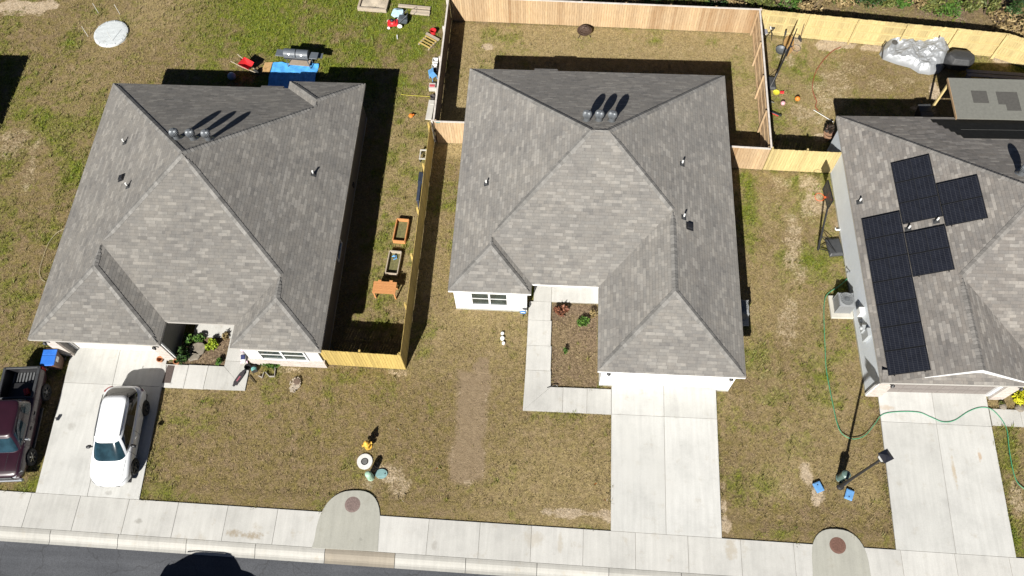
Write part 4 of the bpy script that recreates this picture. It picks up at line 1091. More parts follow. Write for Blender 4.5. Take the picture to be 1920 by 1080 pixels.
# ------------------------------------------------------------------ wheeled bins
BLUELID=plain('blue_plastic',(.035,.17,.62),.4,.1)
BROWN=plain('brown_plastic',(.13,.07,.045),.55,.2)
def bin_(label,loc,rz,body,lid,sticker=True):
    r=thing('wheelie_bin',label,'bin',loc,rz)
    b=MB(); vs=[(sx*w,sy*d,z) for z,w,d in((.06,.22,.26),(.98,.31,.36)) for sx,sy in((-1,-1),(1,-1),(1,1),(-1,1))]
    b.add(vs,[(3,2,1,0),(4,5,6,7),(0,1,5,4),(1,2,6,5),(2,3,7,6),(3,0,4,7)]); b.build('bin_body',body,r,bevel=.03,seg=2)
    b=MB(); b.box((0,-.14,1.01),(.66,.50,.05)); b.box((0,.26,1.01),(.66,.27,.05)); b.box((0,-.38,.99),(.5,.06,.03)); b.build('lid',lid,r,bevel=.02,seg=2)
    for sx in (-1,1):
        w=MB(); w.lathe([(.04,-.03),(.1,-.03),(.1,.03),(.04,.03)],(sx*.25,.28,.1),16,axis=(1,0,0)); w.build('wheel',RUBBER,r)
    h=MB(); h.tube([(-.25,.38,.98),(-.25,.45,.98),(.25,.45,.98),(.25,.38,.98)],.018); h.build('handle',body,r)
    if sticker: k=MB(); k.box((.305,-.02,.82),(.012,.26,.2),rot=Matrix.Rotation(-.1,3,'Y')); k.build('sticker',WPLASTIC,r)
    return r
bin_('brown wheelie bin with a blue lid at the left garage corner','x' and (-23.33,12.82,0),R(4),BROWN,BLUELID)

# ------------------------------------------------------------------ street lamp
LX,LY=13.11,8.84
r=thing('street_lamp','tall black lamp post with square lantern beside the right driveway','street lamp',(LX,LY,0))
b=MB(); b.lathe([(.16,0),(.16,.08),(.10,.16),(.075,.9),(.062,1.0),(.05,4.85)],n=16); b.build('pole',BLACK,r)
b=MB()
q=Matrix.Rotation(R(28),3,'Z')
def sqring(w,z): return [q@Vector((a*w,c*w,z)) for a,c in((-1,-1),(1,-1),(1,1),(-1,1))]
vs=sqring(.21,5.27)+sqring(.22,5.30)+sqring(.08,5.40)+[Vector((0,0,5.43))]
b.add(vs,[(0,1,5,4),(1,2,6,5),(2,3,7,6),(3,0,4,7),(4,5,9,8),(5,6,10,9),(6,7,11,10),(7,4,8,11),(8,9,12),(9,10,12),(10,11,12),(11,8,12),(3,2,1,0)])
vs=sqring(.06,4.80)+sqring(.12,4.88); b.add(vs,[(3,2,1,0),(4,5,6,7),(0,1,5,4),(1,2,6,5),(2,3,7,6),(3,0,4,7)])
for a,c in((-1,-1),(1,-1),(1,1),(-1,1)): b.bar(q@Vector((a*.115,c*.115,4.88)),q@Vector((a*.18,c*.18,5.28)),.022)
b.build('lantern_frame',plain('black_enamel',(.018,.018,.024),.3,.2),r)
b=MB(); vs=sqring(.105,4.885)+sqring(.165,5.27); b.add(vs,[(3,2,1,0),(4,5,6,7),(0,1,5,4),(1,2,6,5),(2,3,7,6),(3,0,4,7)])
b.build('lantern_glass',plain('frosted_glass',(.72,.72,.70),.3,.05),r)

# ------------------------------------------------------------------ utilities in the grass
GRN=plain('pale_green_plastic',(.33,.50,.38),.5,.12); DGRN=plain('dark_green_enamel',(.10,.16,.14),.45,.15)
TEAL=plain('teal_lid',(.20,.34,.34),.6,.15); SKYB=plain('sky_blue_plastic',(.13,.32,.62),.5,.12)
b=MB(); b.lathe([(.0,.0),(.17,.0),(.16,.05),(.155,.62),(.14,.70),(.08,.76),(0,.775)][1:],n=20); b.box((0,-.15,.35),(.1,.04,.2))
tag(b.build('cable_pedestal',GRN,loc=(-7.64,8.2,0),smooth=False),'pale green round topped cable pedestal beside the teal lid','pedestal')
b=MB(); b.lathe([(.2,0),(.2,.06),(.17,.08),(.165,.60),(.19,.64),(.19,.82),(.12,.88),(0,.89)],n=22); b.box((0,-.19,.73),(.16,.03,.12)); b.box((0,-.18,.35),(.1,.05,.2))
tag(b.build('cable_pedestal',DGRN,loc=(13.16,9.2,0)),'dark green pedestal with grey top standing next to the lamp post','pedestal')
b=MB(); b.prism([(.22*math.cos(a)*1.25,.22*math.sin(a)) for a in [2*math.pi*i/16 for i in range(16)]],0,.05); b.box((0,0,.053),(.36,.26,.012)); b.box((.17,0,.06),(.05,.06,.015),m=1)
tag(b.build('meter_lid',[TEAL,BLACK],loc=(-7.18,8.38,0),rz=.1,bevel=.01),'teal oval water meter lid set in the lawn','meter lid')
def bluebox(loc,rz,label):
    b=MB(); b.box((0,0,.03),(.44,.34,.10)); b.box((0,0,.085),(.38,.28,.02)); b.box((-.10,0,.1),(.06,.05,.015),m=1)
    tag(b.build('meter_lid',[SKYB,BLACK],loc=loc,rz=rz,bevel=.015),label,'meter lid','blue water meter lids in the right lawn')
bluebox((12.15,8.76,.02),-1.15,'sky blue water meter lid tilted on the bare sandy patch'); bluebox((13.46,8.5,.0),1.2,'sky blue water meter lid in the grass nearer the right driveway')
b=MB(); b.lathe([(.17,.02),(.17,.055),(.35,.05),(.36,-.05)],n=30); b.lathe([(0,.03),(.165,.03)][::-1],n=24,m=1); b.cyl((0,0,.03),(0,0,.06),.13,n=20,m=1)
tag(b.build('valve_ring',[plain('white_concrete',(.62,.62,.60),.8,.1),plain('grey_iron',(.13,.13,.125),.7,.25)],loc=(-8.0,8.9,0)),'white concrete ring with grey iron lid in front of the hydrant','valve cover')
YEL=plain('yellow_orange_paint',(.72,.42,.06),.45,.15)
r=thing('fire_hydrant','yellow fire hydrant standing in the lawn above the white ring','fire hydrant',(-7.93,9.6,0),.4)
b=MB(); b.lathe([(.17,0),(.17,.04),(.11,.05),(.105,.42),(.15,.44),(.15,.48),(.12,.49),(.115,.58),(.09,.66),(.04,.71),(.035,.76),(0,.77)],n=18); b.build('barrel',YEL,r,smooth=False)
for a,l,rr in((0,.20,.055),(math.pi,.20,.055),(-math.pi/2,.22,.075)):
    b=MB(); d=Vector((math.cos(a),math.sin(a),0)); b.cyl(d*.09+Vector((0,0,.38)),d*l+Vector((0,0,.38)),rr); b.cyl(d*l+Vector((0,0,.38)),d*(l+.03)+Vector((0,0,.38)),rr*1.25,n=8); b.build('nozzle_cap',YEL,r)
ORG=plain('orange_vinyl',(.75,.22,.03),.6,.1)
def flag(loc,label,mat=ORG):
    b=MB(); b.cyl((0,0,0),(.02,.01,.34),.005,n=6,m=1); b.grid(lambda u,v:(.02+.12*u,.01+.05*u+.02*math.sin(5*u)+.06*v,.25+.08*v-.03*u),4,2)
    tag(b.build('marker_flag',[mat,WPLASTIC],loc=loc,rz=rng.uniform(2,4)),label,'marker flag','utility marker flags in the lawns')
for (u,v),l in (((749,807),'small orange marker flag up the lawn, right of the hydrant'),((822,877),'orange marker flag just left of the bare soil strip'),((1117,906),'orange marker flag near the middle driveway, farther from the sidewalk'),((1138,939),'orange marker flag at the middle driveway edge, nearest the sidewalk')):
    flag(g(u,v),l)
flag(g(757,941),'yellow marker flag on the bare patch right of the left apron',plain('yellow_vinyl',(.75,.7,.05),.6))
for (u,v,rr),l in zip(((942,626,.082),(942,635,.105),(944,644,.078)),('white cleanout cap nearest the house in its row of three','larger middle white cleanout cap in its row of three','white cleanout cap nearest the street in its row of three')):
    b=MB(); b.lathe([(rr*.9,-.05),(rr*.9,.03),(rr,.03),(rr,.07),(rr*.92,.085),(rr*.4,.085),(rr*.3,.06),(0,.06)],n=20)
    tag(b.build('cleanout_cap',WPLASTIC,loc=g(u,v)),l,'cleanout cap','white cleanout caps in the middle lawn')
r=thing('yard_sign','small blue yard sign on a stake at the middle house corner','sign',(-1.22,16.35,0))
b=MB(); b.box((0,0,.25),(.03,.02,.5)); b.build('stake',BLACK,r); b=MB(); b.prism([(.16*math.cos(a),.16*math.sin(a)) for a in [math.pi/8+2*math.pi*i/8 for i in range(8)]],-.01,.01); b.v=[(x,-z,y+.56) for x,y,z in b.v]
b.box((0,-.013,.56),(.2,.004,.07),m=1); b.build('sign_plate',[plain('sign_blue',(.05,.22,.55),.5),WPLASTIC],r)

# ------------------------------------------------------------------ AC condensers
ACM=plain('ac_grey',(.24,.25,.255),.45,.08); PADM=concrete_mat('ac_pad_concrete',(.52,.50,.44))
def louver(name,col):
    t=NT(name); v=t.coord(); sx=t.new('ShaderNodeSeparateXYZ'); t.lk(v,sx.inputs[0])
    f=t.math('FRACT',t.math('DIVIDE',sx.outputs[2],.04)); c=t.mix(t.math('LESS_THAN',f,.35),col,tuple(x*.45 for x in col)); t.bump(f,.5,.01); return t.done(c,.5)
ACL=louver('ac_louver',(.27,.28,.29))
def ac(label,loc,rz=0,w=.74,h=.82):
    r=thing('air_conditioner',label,'air conditioner',loc,rz,'outdoor air conditioner units')
    b=MB(); b.box((0,0,.05),(1.05,1.18,.14)); b.build('base_pad',PADM,r,bevel=.01)
    b=MB(); b.box((0,0,.12+h/2),(w,w,h)); b.build('casing',ACL,r,bevel=.05,seg=3)
    b=MB(); b.lathe([(.36,0),(.36,.03),(.31,.045),(.30,.02)],(0,0,.12+h),28); b.lathe([(0,.015),(.295,.015)][::-1],(0,0,.12+h),28,m=1)
    for k in range(16):
        a=2*math.pi*k/16; b.bar((.05*math.cos(a),.05*math.sin(a),.12+h+.055),(.33*math.cos(a),.33*math.sin(a),.12+h+.035),.008,m=2)
    for rr in (.12,.2,.27): b.tube([(rr*math.cos(2*math.pi*i/24),rr*math.sin(2*math.pi*i/24),.12+h+.05) for i in range(25)],.005,5,m=2)
    b.lathe([(.09,.02),(.09,.065),(0,.07)],(0,0,.12+h),14,m=2); b.build('fan_guard',[ACM,DARK,STEEL],r)
    for sx in (-1,1):
        for sy in (-1,1): b=MB(); b.box((sx*(w/2-.02),sy*(w/2-.02),.12+h/2),(.06,.06,h+.01)); b.build('corner_post',ACM,r,bevel=.02)
    return r
a1=ac('grey air conditioner on a square concrete pad beside the pale blue wall',(14.12,17.55,0),R(1))
a2=again(a1,(9.12,16.95,0),0,'grey air conditioner half in shade along the middle house right wall')

# ------------------------------------------------------------------ basketball hoops
RIMO=plain('orange_rim',(.70,.13,.04),.4,.1)
BOARD=plain('smoky_backboard',(.035,.040,.045),.25,.2,spec=.5)
def hoop(label,base,bdim,brz,foot,top,board_c,board_rz,rimdir,bw=1.12,bh=.76,rimm=None):
    r=thing('basketball_hoop',label,'basketball hoop',(0,0,0),0,'portable basketball hoops')
    b=MB(); vs=[]
    for z,k in((0,1),(.10,1),(.20,.78)): vs+=[(sx*bdim[0]/2*k,sy*bdim[1]/2*k,z) for sx,sy in((-1,-1),(1,-1),(1,1),(-1,1))]
    M_=Matrix.Rotation(brz,3,'Z'); vs=[M_@Vector(p)+Vector(base) for p in vs]
    b.add(vs,[(3,2,1,0),(8,9,10,11)]+[(i+4*l,(i+1)%4+4*l,(i+1)%4+4*(l+1),i+4*(l+1)) for l in(0,1) for i in range(4)]); b.build('base_tank',DARK,r,bevel=.04,seg=2)
    foot,top=Vector(foot),Vector(top)
    b=MB(); b.cyl(foot,top,.055,.045,12); b.build('pole',BLACK,r)
    b=MB(); bc=Vector(base)
    for s in (-1,1):
        off=M_@Vector((0,s*bdim[1]*.4,0))
        b.bar(bc+off+Vector((0,0,.16)),foot+(top-foot)*.03,.03); b.bar(bc+off+Vector((0,0,.17)),foot+(top-foot)*.28,.025)
    b.build('brace',BLACK,r)
    M2=Matrix.Rotation(board_rz,3,'Z'); c=Vector(board_c)
    b=MB(); b.box(c,(.03,bw,bh),rot=M2); 
    b.build('backboard',BOARD,r,bevel=.01)
    b=MB()
    for a,d in (((0,0,bh/2),(.05,bw,.04)),((0,0,-bh/2),(.05,bw,.04)),((0,bw/2,0),(.05,.04,bh)),((0,-bw/2,0),(.05,.04,bh))): b.box(M2@Vector(a)+c,d,rot=M2)
    b.build('board_frame',BLACK,r)
    rd=Vector(rimdir); rc=c+rd*.32+Vector((0,0,-bh*.33))
    b=MB(); b.tube([rc+Vector((.22*math.cos(2*math.pi*i/24),.22*math.sin(2*math.pi*i/24),0)) for i in range(25)],.014,6); b.bar(c+Vector((0,0,-bh*.33)),rc-rd*.2,.10,.02); b.build('rim',rimm or RIMO,r)
    b=MB()
    for i in range(10):
        a=2*math.pi*i/10; b.tube([rc+Vector((.22*math.cos(a),.22*math.sin(a),0)),rc+Vector((.15*math.cos(a+.3),.15*math.sin(a+.3),-.2)),rc+Vector((.13*math.cos(a),.13*math.sin(a),-.38))],.005,4)
    b.build('net',plain('net_cord',(.5,.25,.18),.8),r)
    b=MB()
    for s in (-1,1):
        for dz in (-.2,.2): b.bar(top+Vector((0,0,dz-.15)),c+M2@Vector((0,s*.2,0))+Vector((0,0,dz))-rd*.03,.025)
    b.build('board_arm',BLACK,r)
hoop('portable basketball hoop with orange rim in the side yard by the blue wall',(14.18,20.85,0),(.72,1.0),R(8),(13.36,20.68,.06),(13.22,21.95,2.75),(13.10,22.10,2.95),R(6),(-1,0,0))
hoop('portable basketball hoop with a long pole in the right back yard near the cedar fence',(11.75,31.15,0),(.72,.9),R(2),(12.02,31.3,.06),(12.08,31.2,2.9),(12.22,31.45,3.0),R(-20),(.94,-.34,0),1.2,.85,DARK)

# ------------------------------------------------------------------ hoses and cords
def smooth(pts,k=6):
    pts=[Vector(p) for p in pts]; out=[]
    for i in range(len(pts)-1):
        p0,p1,p2,p3=pts[max(i-1,0)],pts[i],pts[i+1],pts[min(i+2,len(pts)-1)]
        for j in range(k):
            t=j/k; out.append(.5*((2*p1)+(-p0+p2)*t+(2*p0-5*p1+4*p2-p3)*t*t+(-p0+3*p1-3*p2+p3)*t**3))
    out.append(pts[-1]); return out
def hose(name,uv,mat,r,label,cat,z=.03,lift=None):
    P=smooth([g(u,v,z) for u,v in uv]); b=MB(); b.tube(P,r,6); return tag(b.build(name,mat,smooth=True),label,cat)
HG=plain('green_hose',(.05,.30,.16),.45,.1)
hose('garden_hose',[(1591,520),(1575,535),(1553,550),(1546,565),(1545,600),(1547,650),(1549,690),(1555,725),(1562,760),(1570,795),(1580,814),(1600,823),(1622,816),(1640,795),(1655,777),(1685,772),(1722,773),(1745,782),(1768,791),(1790,788),(1815,772),(1838,764),(1858,767),(1876,784),(1888,806),(1892,840),(1899,880),(1908,905),(1925,920)],HG,.018,'long green garden hose winding from the side wall across the right driveway','garden hose',.075)
HR=plain('rust_red_hose',(.30,.06,.035),.5,.15)
hose('garden_hose',[(1577,88),(1562,95),(1550,106),(1540,118),(1530,134),(1525,150),(1523,165),(1527,180),(1531,190),(1529,200),(1535,208)],HR,.02,'rust red hose curving across the right back yard','garden hose')
hose('water_pipe',[(1525,206),(1545,218),(1563,229)],WPLASTIC,.018,'thin white pipe lying by the corner of the right house','pipe')
hose('extension_cord',[(752,177),(770,179),(790,180),(806,181)],plain('yellow_cord',(.62,.55,.05),.5),.012,'thin yellow cord stretched from the left house shade to the fence','cord')
hose('cable_loop',[(122,428),(105,438),(90,458),(80,485),(74,508),(77,522),(84,528)],plain('pale_cord',(.5,.45,.3),.6),.012,'pale cable loop on the grass beside the left house','cable')

# ------------------------------------------------------------------ left back yard
r=thing('tank_lid','large round white septic tank lid with thin stakes, in the far left lawn','tank lid',(-26.42,33.5,0))
LIDW=louver('ribbed_white_lid',(.56,.58,.59))
b=MB(); b.lathe([(0.0,.085),(.9,.075),(1.0,.05),(1.02,-.05)][::-1],n=40)
for k in range(12):
    a=2*math.pi*k/12; b.box((.93*math.cos(a),.93*math.sin(a),.085),(.09,.05,.02),a)
b.build('lid',plain('white_grey_plastic',(.54,.57,.58),.6,.08,4),r)
b=MB()
for k in range(-8,9):
    w=math.sqrt(.86**2-(k*.1)**2); b.box((0,k*.1,.087),(2*w,.015,.014))
b.build('rib',plain('rib_grey',(.44,.47,.48),.6),r)
for k,(u,v) in enumerate(((185,25),(165,68),(225,27),(212,78))):
    q=g(u,v)-Vector((-26.42,33.5,0)); s=MB(); s.cyl((q.x,q.y,-.02),(q.x+.02,q.y,.8),.012,n=6); s.build('stake',WPLASTIC,r)

r=thing('tarpaulin','bright blue tarpaulin spread behind the left house','tarpaulin',(0,0,0))
BT=plain('blue_tarp',(.09,.38,.80),.55,.25,4,bump=.6,bscale=8)
def tarpf(u,v):
    x=-16.4+2.68*u; y=29.6+2.05*v; return (x+.03*math.sin(v*9),y+.05*math.sin(u*11)+.05*u,.035+.025*math.sin(u*17+v*5)*math.sin(v*13)+.02*math.sin(u*40))
b=MB(); b.grid(tarpf,40,30); b.build('sheet',BT,r,smooth=True)
b=MB(); b.add([(-16.95,30.9,.03),(-16.45,30.95,.035),(-16.4,31.7,.035),(-16.85,31.65,.03)],[(0,1,2,3)]); b.prism([(-16.95,30.9),(-16.45,30.95),(-16.4,31.7),(-16.85,31.65)],.0,.025); b.build('cardboard',plain('tan_cardboard',(.48,.30,.13),.8),r)

r=thing('barbecue_grill','grey double lidded barbecue grill on a cart with side shelves, by the blue tarp','grill',(-14.75,31.55,.03),R(-4))
GLID=plain('slate_enamel',(.10,.115,.135),.5,.12)
for x in (-.36,.36):
    b=MB(); n=10
    prof=[(-.28,0)]+[(-.28*math.cos(math.pi*i/n),.30*math.sin(math.pi*i/n)) for i in range(1,n)]+[(.28,0)]
    vs=[(x+s*.34,p[0],.88+p[1]) for s in(-1,1) for p in prof]; m_=len(prof)
    b.add(vs,[(i,i+1,m_+i+1,m_+i) for i in range(m_-1)]+[tuple(range(m_-1,-1,-1)),tuple(range(m_,2*m_))]); 
    lid=b.build('lid',GLID,r,bevel=.01); h=MB(); h.tube([(x-.2,-.25,.98),(x-.2,-.31,1.0),(x+.2,-.31,1.0),(x+.2,-.25,.98)],.014); h.build('handle',STEEL,lid)
    t_=MB(); t_.lathe([(.04,0),(.04,.02),(0,.02)],(x,-.22,1.08),10,axis=(0,-.7,.7)); t_.build('gauge',CHROME,lid)
b=MB(); b.box((0,0,.78),(1.44,.54,.18)); b.build('firebox',DARK,r,bevel=.02)
for s in (-1,1): b=MB(); b.box((s*.98,.02,.86),(.46,.48,.035)); b.build('side_shelf',GLID,r,bevel=.01)
for sx in (-.66,.66):
    for sy in (-.24,.24): b=MB(); b.bar((sx,sy,.0),(sx*.92,sy*.9,.72),.035); b.build('leg',STEEL,r)
b=MB(); b.box((0,0,.2),(1.2,.44,.03)); b.build('bottom_shelf',plain('tan_board',(.32,.26,.2),.7),r)
b=MB(); b.box((1.25,.25,.62),(.28,.34,.04)); b.build('fold_shelf',GLID,r)

RED=plain('red_plastic_bright',(.62,.03,.035),.4,.1)
r=thing('wheelbarrow','red wheelbarrow tipped on its side at the shade line behind the left house','wheelbarrow',(-17.62,31.05,0),R(-28))
b=MB()
def tray(k,z): return [(-.42*k,-.30*k,z),(.34*k,-.27*k,z),(.40*k,0,z),(.34*k,.27*k,z),(-.42*k,.30*k,z)]
vs=tray(1,.62)+tray(.62,.33); b.add(vs,[(9,8,7,6,5)]+[(i,5+i,5+(i+1)%5,(i+1)%5) for i in range(5)]); vs=tray(.96,.615)+tray(.60,.36); b.add(vs,[(5,6,7,8,9)]+[((i+1)%5,5+(i+1)%5,5+i,i) for i in range(5)]); b.build('tray',RED,r)
b=MB(); b.tube([(-.95,-.30,.55),(-.3,-.22,.36),(.55,-.05,.2)],.022); b.tube([(-.95,.30,.55),(-.3,.22,.36),(.55,.05,.2)],.022); b.build('handle',W_RAW,r)
b=MB(); b.lathe([(.06,-.05),(.18,-.05),(.2,0),(.18,.05),(.06,.05)],(.55,0,.2),18,axis=(0,1,0)); b.build('wheel',RUBBER,r)
for s in (-1,1): b=MB(); b.bar((-.2,s*.2,.36),(-.32,s*.22,.0),.03); b.build('leg',DARK,r)
b=MB(); b.lathe([(.0,0),(.14,.02),(.22,.10),(.24,.2),(.2,.31),(.1,.37),(0,.38)],n=24)
tag(b.build('ball',plain('pale_blue_rubber',(.22,.30,.42),.5,.1),loc=(-18.5,30.45,.0),smooth=True),'pale blue ball lying in the shade behind the left house','ball')

r=thing('lawn_mower','red lawn mower with grey grass bag and white wheels, at the far left yard','lawn mower',(-9.68,34.75,0),R(8))
b=MB(); b.box((-.1,0,.17),(.62,.46,.12)); b.lathe([(.20,0),(.2,.06),(.12,.12)],(-.1,0,.22),16); b.build('deck',RED,r,bevel=.04,seg=2)
b=MB(); b.lathe([(.11,0),(.11,.12),(.06,.16),(0,.16)],(-.12,.02,.30),14); b.build('engine',BLACK,r)
for sx,rr in((-.36,.09),(.30,.15)):
    for sy in(-.27,.27): b=MB(); b.lathe([(.0,-.03),(rr*.9,-.03),(rr,0),(rr*.9,.03),(0,.03)],(sx,sy,rr),16,axis=(0,1,0)); b.build('wheel',WPLASTIC,r)
b=MB(); b.box((.52,.08,.32),(.50,.42,.34),rot=Matrix.Rotation(.35,3,'Y')); b.build('grass_bag',plain('grey_fabric',(.07,.085,.10),.8,.2),r,bevel=.06,seg=2)
b=MB(); b.tube([(.2,-.22,.25),(.75,-.22,.85),(.85,-.2,.95),(.85,.2,.95),(.75,.22,.85),(.2,.22,.25)],.014); b.build('handle',STEEL,r)
b=MB(); P=smooth([(-.35,-.1,.1),(-.2,.2,.22),(.1,.28,.15),(.35,.1,.24),(.25,-.2,.12),(-.1,-.28,.2),(-.35,-.1,.1)],4)
b.add([(0,0,.3)]+[tuple(p) for p in P]+[(p.x*1.1,p.y*1.1,0) for p in P],[(0,i+1,i+2) for i in range(len(P)-1)]+[(i+1,len(P)+i+1,len(P)+i+2,i+2) for i in range(len(P)-1)])
tag(b.build('crumpled_bag',plain('pale_blue_film',(.42,.58,.68),.35,.12,bump=.6,bscale=12),loc=(-9.62,35.62,0)),'crumpled pale blue plastic bag above the red lawn mower','bag')
b=MB(); b.cyl((0,0,.04),(.04,-.26,.04),.035); b.cyl((.04,-.26,.04),(.048,-.3,.04),.018)
tag(b.build('bottle',WPLASTIC,loc=(-9.45,33.95,0)),'small white bottle lying in the grass below the lawn mower','bottle')

r=thing('garden_bed','weathered timber frame bed filled with pale sand, top edge of the left yard','garden bed',(-11.1,36.5,0),R(-4))
for c,d in (((0,-.72,.12),(1.75,.14,.24)),((0,.72,.12),(1.75,.14,.24)),((-.82,0,.12),(.12,1.32,.24)),((.82,0,.12),(.12,1.32,.24))): b=MB(); b.box(c,d,t=rng.uniform(.4,.8)); b.build('plank',W_RAW,r,bevel=.01)
b=MB(); b.grid(lambda u,v:(-.76+1.52*u,-.65+1.3*v,.10+.05*math.sin(u*9)*math.sin(v*7)),12,10); b.build('sand_fill',plain('pale_sand',(.50,.43,.33),.95,.15,12,bump=.4),r,smooth=True)
b=MB(); b.leaves((.2,.3,.2),(.25,.25,.14),60,.07,rng,t0=0,t1=.6); b.build('plant',leaf_mat('reddish_leaf',(.10,.02,.02),(.28,.06,.07)),r)
r=thing('plank_stack','long grey planks lying near the top of the cedar fence','planks',(-8.6,35.85,0),R(-6))
for c,d,a in (((-.1,.28,.06),(1.95,.2,.10),.02),((.35,-.14,.06),(1.15,.24,.12),.0),((.35,.0,.13),(1.1,.10,.03),.03)): b=MB(); b.box(c,d,a,t=rng.uniform(.4,.9)); b.build('plank',W_RAW,r,bevel=.008)
b=MB(); b.lathe([(.14,0),(.18,.28),(.19,.30),(.17,.30),(.13,.04),(0,.04)],n=20); b.tube([(-.18,0,.28),(0,.05,.40),(.18,0,.28)],.008)
tag(b.build('bucket',RED,loc=(-7.34,34.15,0)),'bright red bucket near the cedar fence','bucket')
b=MB()
for k in range(4): b.box((0,-.32+.2*k,.12),(.82,.09,.022),t=rng.random(),m=0)
for x in (-.36,.36): b.box((x,0,.055),(.08,.86,.09),t=.4,m=1)
b.box((0,.44,.13),(.95,.16,.03),t=.3,m=1)
tag(b.build('pallet',[W_YEL,W_RAW],loc=(-7.58,33.45,0),rz=R(-32)),'small wooden pallet with yellow slats leaning askew by the cedar fence','pallet')
# odds and ends along the far side of the fence
WHT=plain('off_white_board',(.50,.48,.44),.6,.1)
b=MB(); b.box((0,0,.05),(.34,1.35,.06)); b.box((.05,.5,.09),(.2,.3,.03)); tag(b.build('board',WHT,loc=(-6.98,28.62,0),rz=R(-3),bevel=.01),'long white board lying against the grey brown fence','board')
LB=plain('light_blue_plastic',(.14,.36,.66),.45,.15)
r=thing('plastic_chair','light blue plastic chair fallen against the grey brown fence','chair',(-7.02,30.85,0),R(40))
b=MB(); b.box((0,0,.30),(.34,.34,.03)); b.build('seat',LB,r,bevel=.01); b=MB(); b.box((0,.17,.48),(.34,.03,.34)); b.build('backrest',LB,r,bevel=.01)
for sx in (-.15,.15):
    for sy in (-.15,.15): b=MB(); b.bar((sx,sy,.3),(sx*1.1,sy*1.1,0),.03); b.build('leg',LB,r)
b=MB(); b.box((0,0,.12),(.36,.42,.24)); b.box((0,0,.25),(.30,.18,.02),m=1); tag(b.build('carton',[WHT,plain('faded_red_print',(.5,.08,.1),.6)],loc=(-7.0,30.15,0),bevel=.01),'white carton with a red print beside the fallen blue chair','carton')
b=MB(); b.lathe([(.1,0),(.15,.22),(.16,.23),(.13,.23),(.09,.03),(0,.03)],n=16); tag(b.build('flower_pot',BLACK,loc=(-6.92,31.25,0)),'black flower pot between the blue chair and the white crates','flower pot')
b=MB(); b.lathe([(.1,0),(.13,.2),(.14,.21),(.11,.21),(.08,.03),(0,.03)],n=16); tag(b.build('flower_pot',plain('dark_clay',(.07,.06,.06),.8),loc=(-6.92,29.45,0)),'dark pot standing above the long white board','flower pot')
for k,(y,l) in enumerate(((32.05,'white plastic crate by the grey brown fence, nearest the pallet'),(31.6,'white plastic crate by the grey brown fence, nearer the blue chair'))):
    b=MB(); 
    for c,d in (((0,-.14,.1),(.3,.02,.2)),((0,.14,.1),(.3,.02,.2)),((-.14,0,.1),(.02,.28,.2)),((.14,0,.1),(.02,.28,.2)),((0,0,.01),(.28,.28,.02))): b.box(c,d)
    tag(b.build('crate',WPLASTIC,loc=(-7.02,y,0),rz=.1*k),l,'crate','white crates along the fence')
b=MB(); b.lathe([(0,0),(.1,.04),(.13,.1),(.1,.16),(0,.19)],n=14); b.box((.1,.05,.12),(.16,.06,.04)); tag(b.build('toy',ORG,loc=(-8.0,28.15,0)),'small orange toy in the grass of the left side yard','toy')
# side yard of the left house
def planter(label,loc,rz,w,l,h,mat):
    r=thing('raised_planter',label,'planter box',loc,rz,'open wooden planter frames in the left side yard')
    for c,d in (((0,-l/2,h/2),(w,.05,h)),((0,l/2,h/2),(w,.05,h)),((-w/2,0,h/2),(.05,l-.05,h)),((w/2,0,h/2),(.05,l-.05,h))): b=MB(); b.box(c,d,t=rng.uniform(.3,.9)); b.build('side_board',mat,r)
    b=MB(); b.box((0,0,.02),(w-.06,l-.06,.04)); b.build('soil_fill',plain('planter_grass',(.14,.13,.05),.95,.4,12,bump=.6),r)
    return r
planter('orange stained open planter frame, farthest from the street','x' and (-7.70,20.82,0),R(-3),.62,1.28,.26,W_ORG)
p2=planter('pale wooden planter frame with a blue object inside, next to the orange one','x' and (-7.86,18.95,0),R(-3),.60,1.26,.26,W_RAW)
b=MB(); b.tube([(-.1,.3,.06),(.1,.36,.10),(.14,.2,.08),(0,.12,.1)],.03); b.lathe([(.04,0),(.06,.1),(.03,.14),(0,.14)],(.02,.3,.06),10); tag(b.build('watering_nozzle',LB,loc=(-7.9,19.05,.02)),'light blue sprinkler lying inside the pale planter frame','sprinkler')
r=thing('work_table','low orange wooden table in the left side yard beside the yellow fence','table',(-8.04,17.32,0),R(-1))
b=MB()
for k in range(5): b.box((0,-.26+.13*k,.66),(1.14,.125,.03),t=.45+.1*(k%2))
b.build('tabletop',W_ORG,r)
for sx in (-.5,.5):
    for sy in (-.26,.26): b=MB(); b.box((sx,sy,.32),(.07,.07,.64),t=.5); b.build('leg',W_ORG,r)
for sx in (-.28,.28): b=MB(); b.box((sx,.36,.69),(.16,.07,.02)); b.build('hinge',W_ORG,r)
r=thing('wooden_stool','white wooden stool frame tucked against the yellow fence','stool',(-7.02,25.45,0))
for c,d in (((0,-.28,.32),(.38,.07,.05)),((0,.28,.32),(.38,.07,.05)),((-.16,0,.30),(.05,.5,.05)),((.16,0,.30),(.05,.5,.05))): b=MB(); b.box(c,d); b.build('rail',WHT,r)
for sx in (-.16,.16):
    for sy in (-.26,.26): b=MB(); b.box((sx,sy,.15),(.05,.05,.3)); b.build('leg',DARK,r)
NAVY=plain('navy_fabric',(.025,.035,.06),.8,.2)
b=MB(); b.box((0,0,.2),(.32,.78,.06),rot=Matrix.Rotation(.5,3,'Y')); b.box((.08,0,.12),(.14,.6,.24)); tag(b.build('folded_recliner',NAVY,loc=(-6.98,24.0,0),bevel=.02),'dark folded recliner leaning on the yellow fence','recliner')
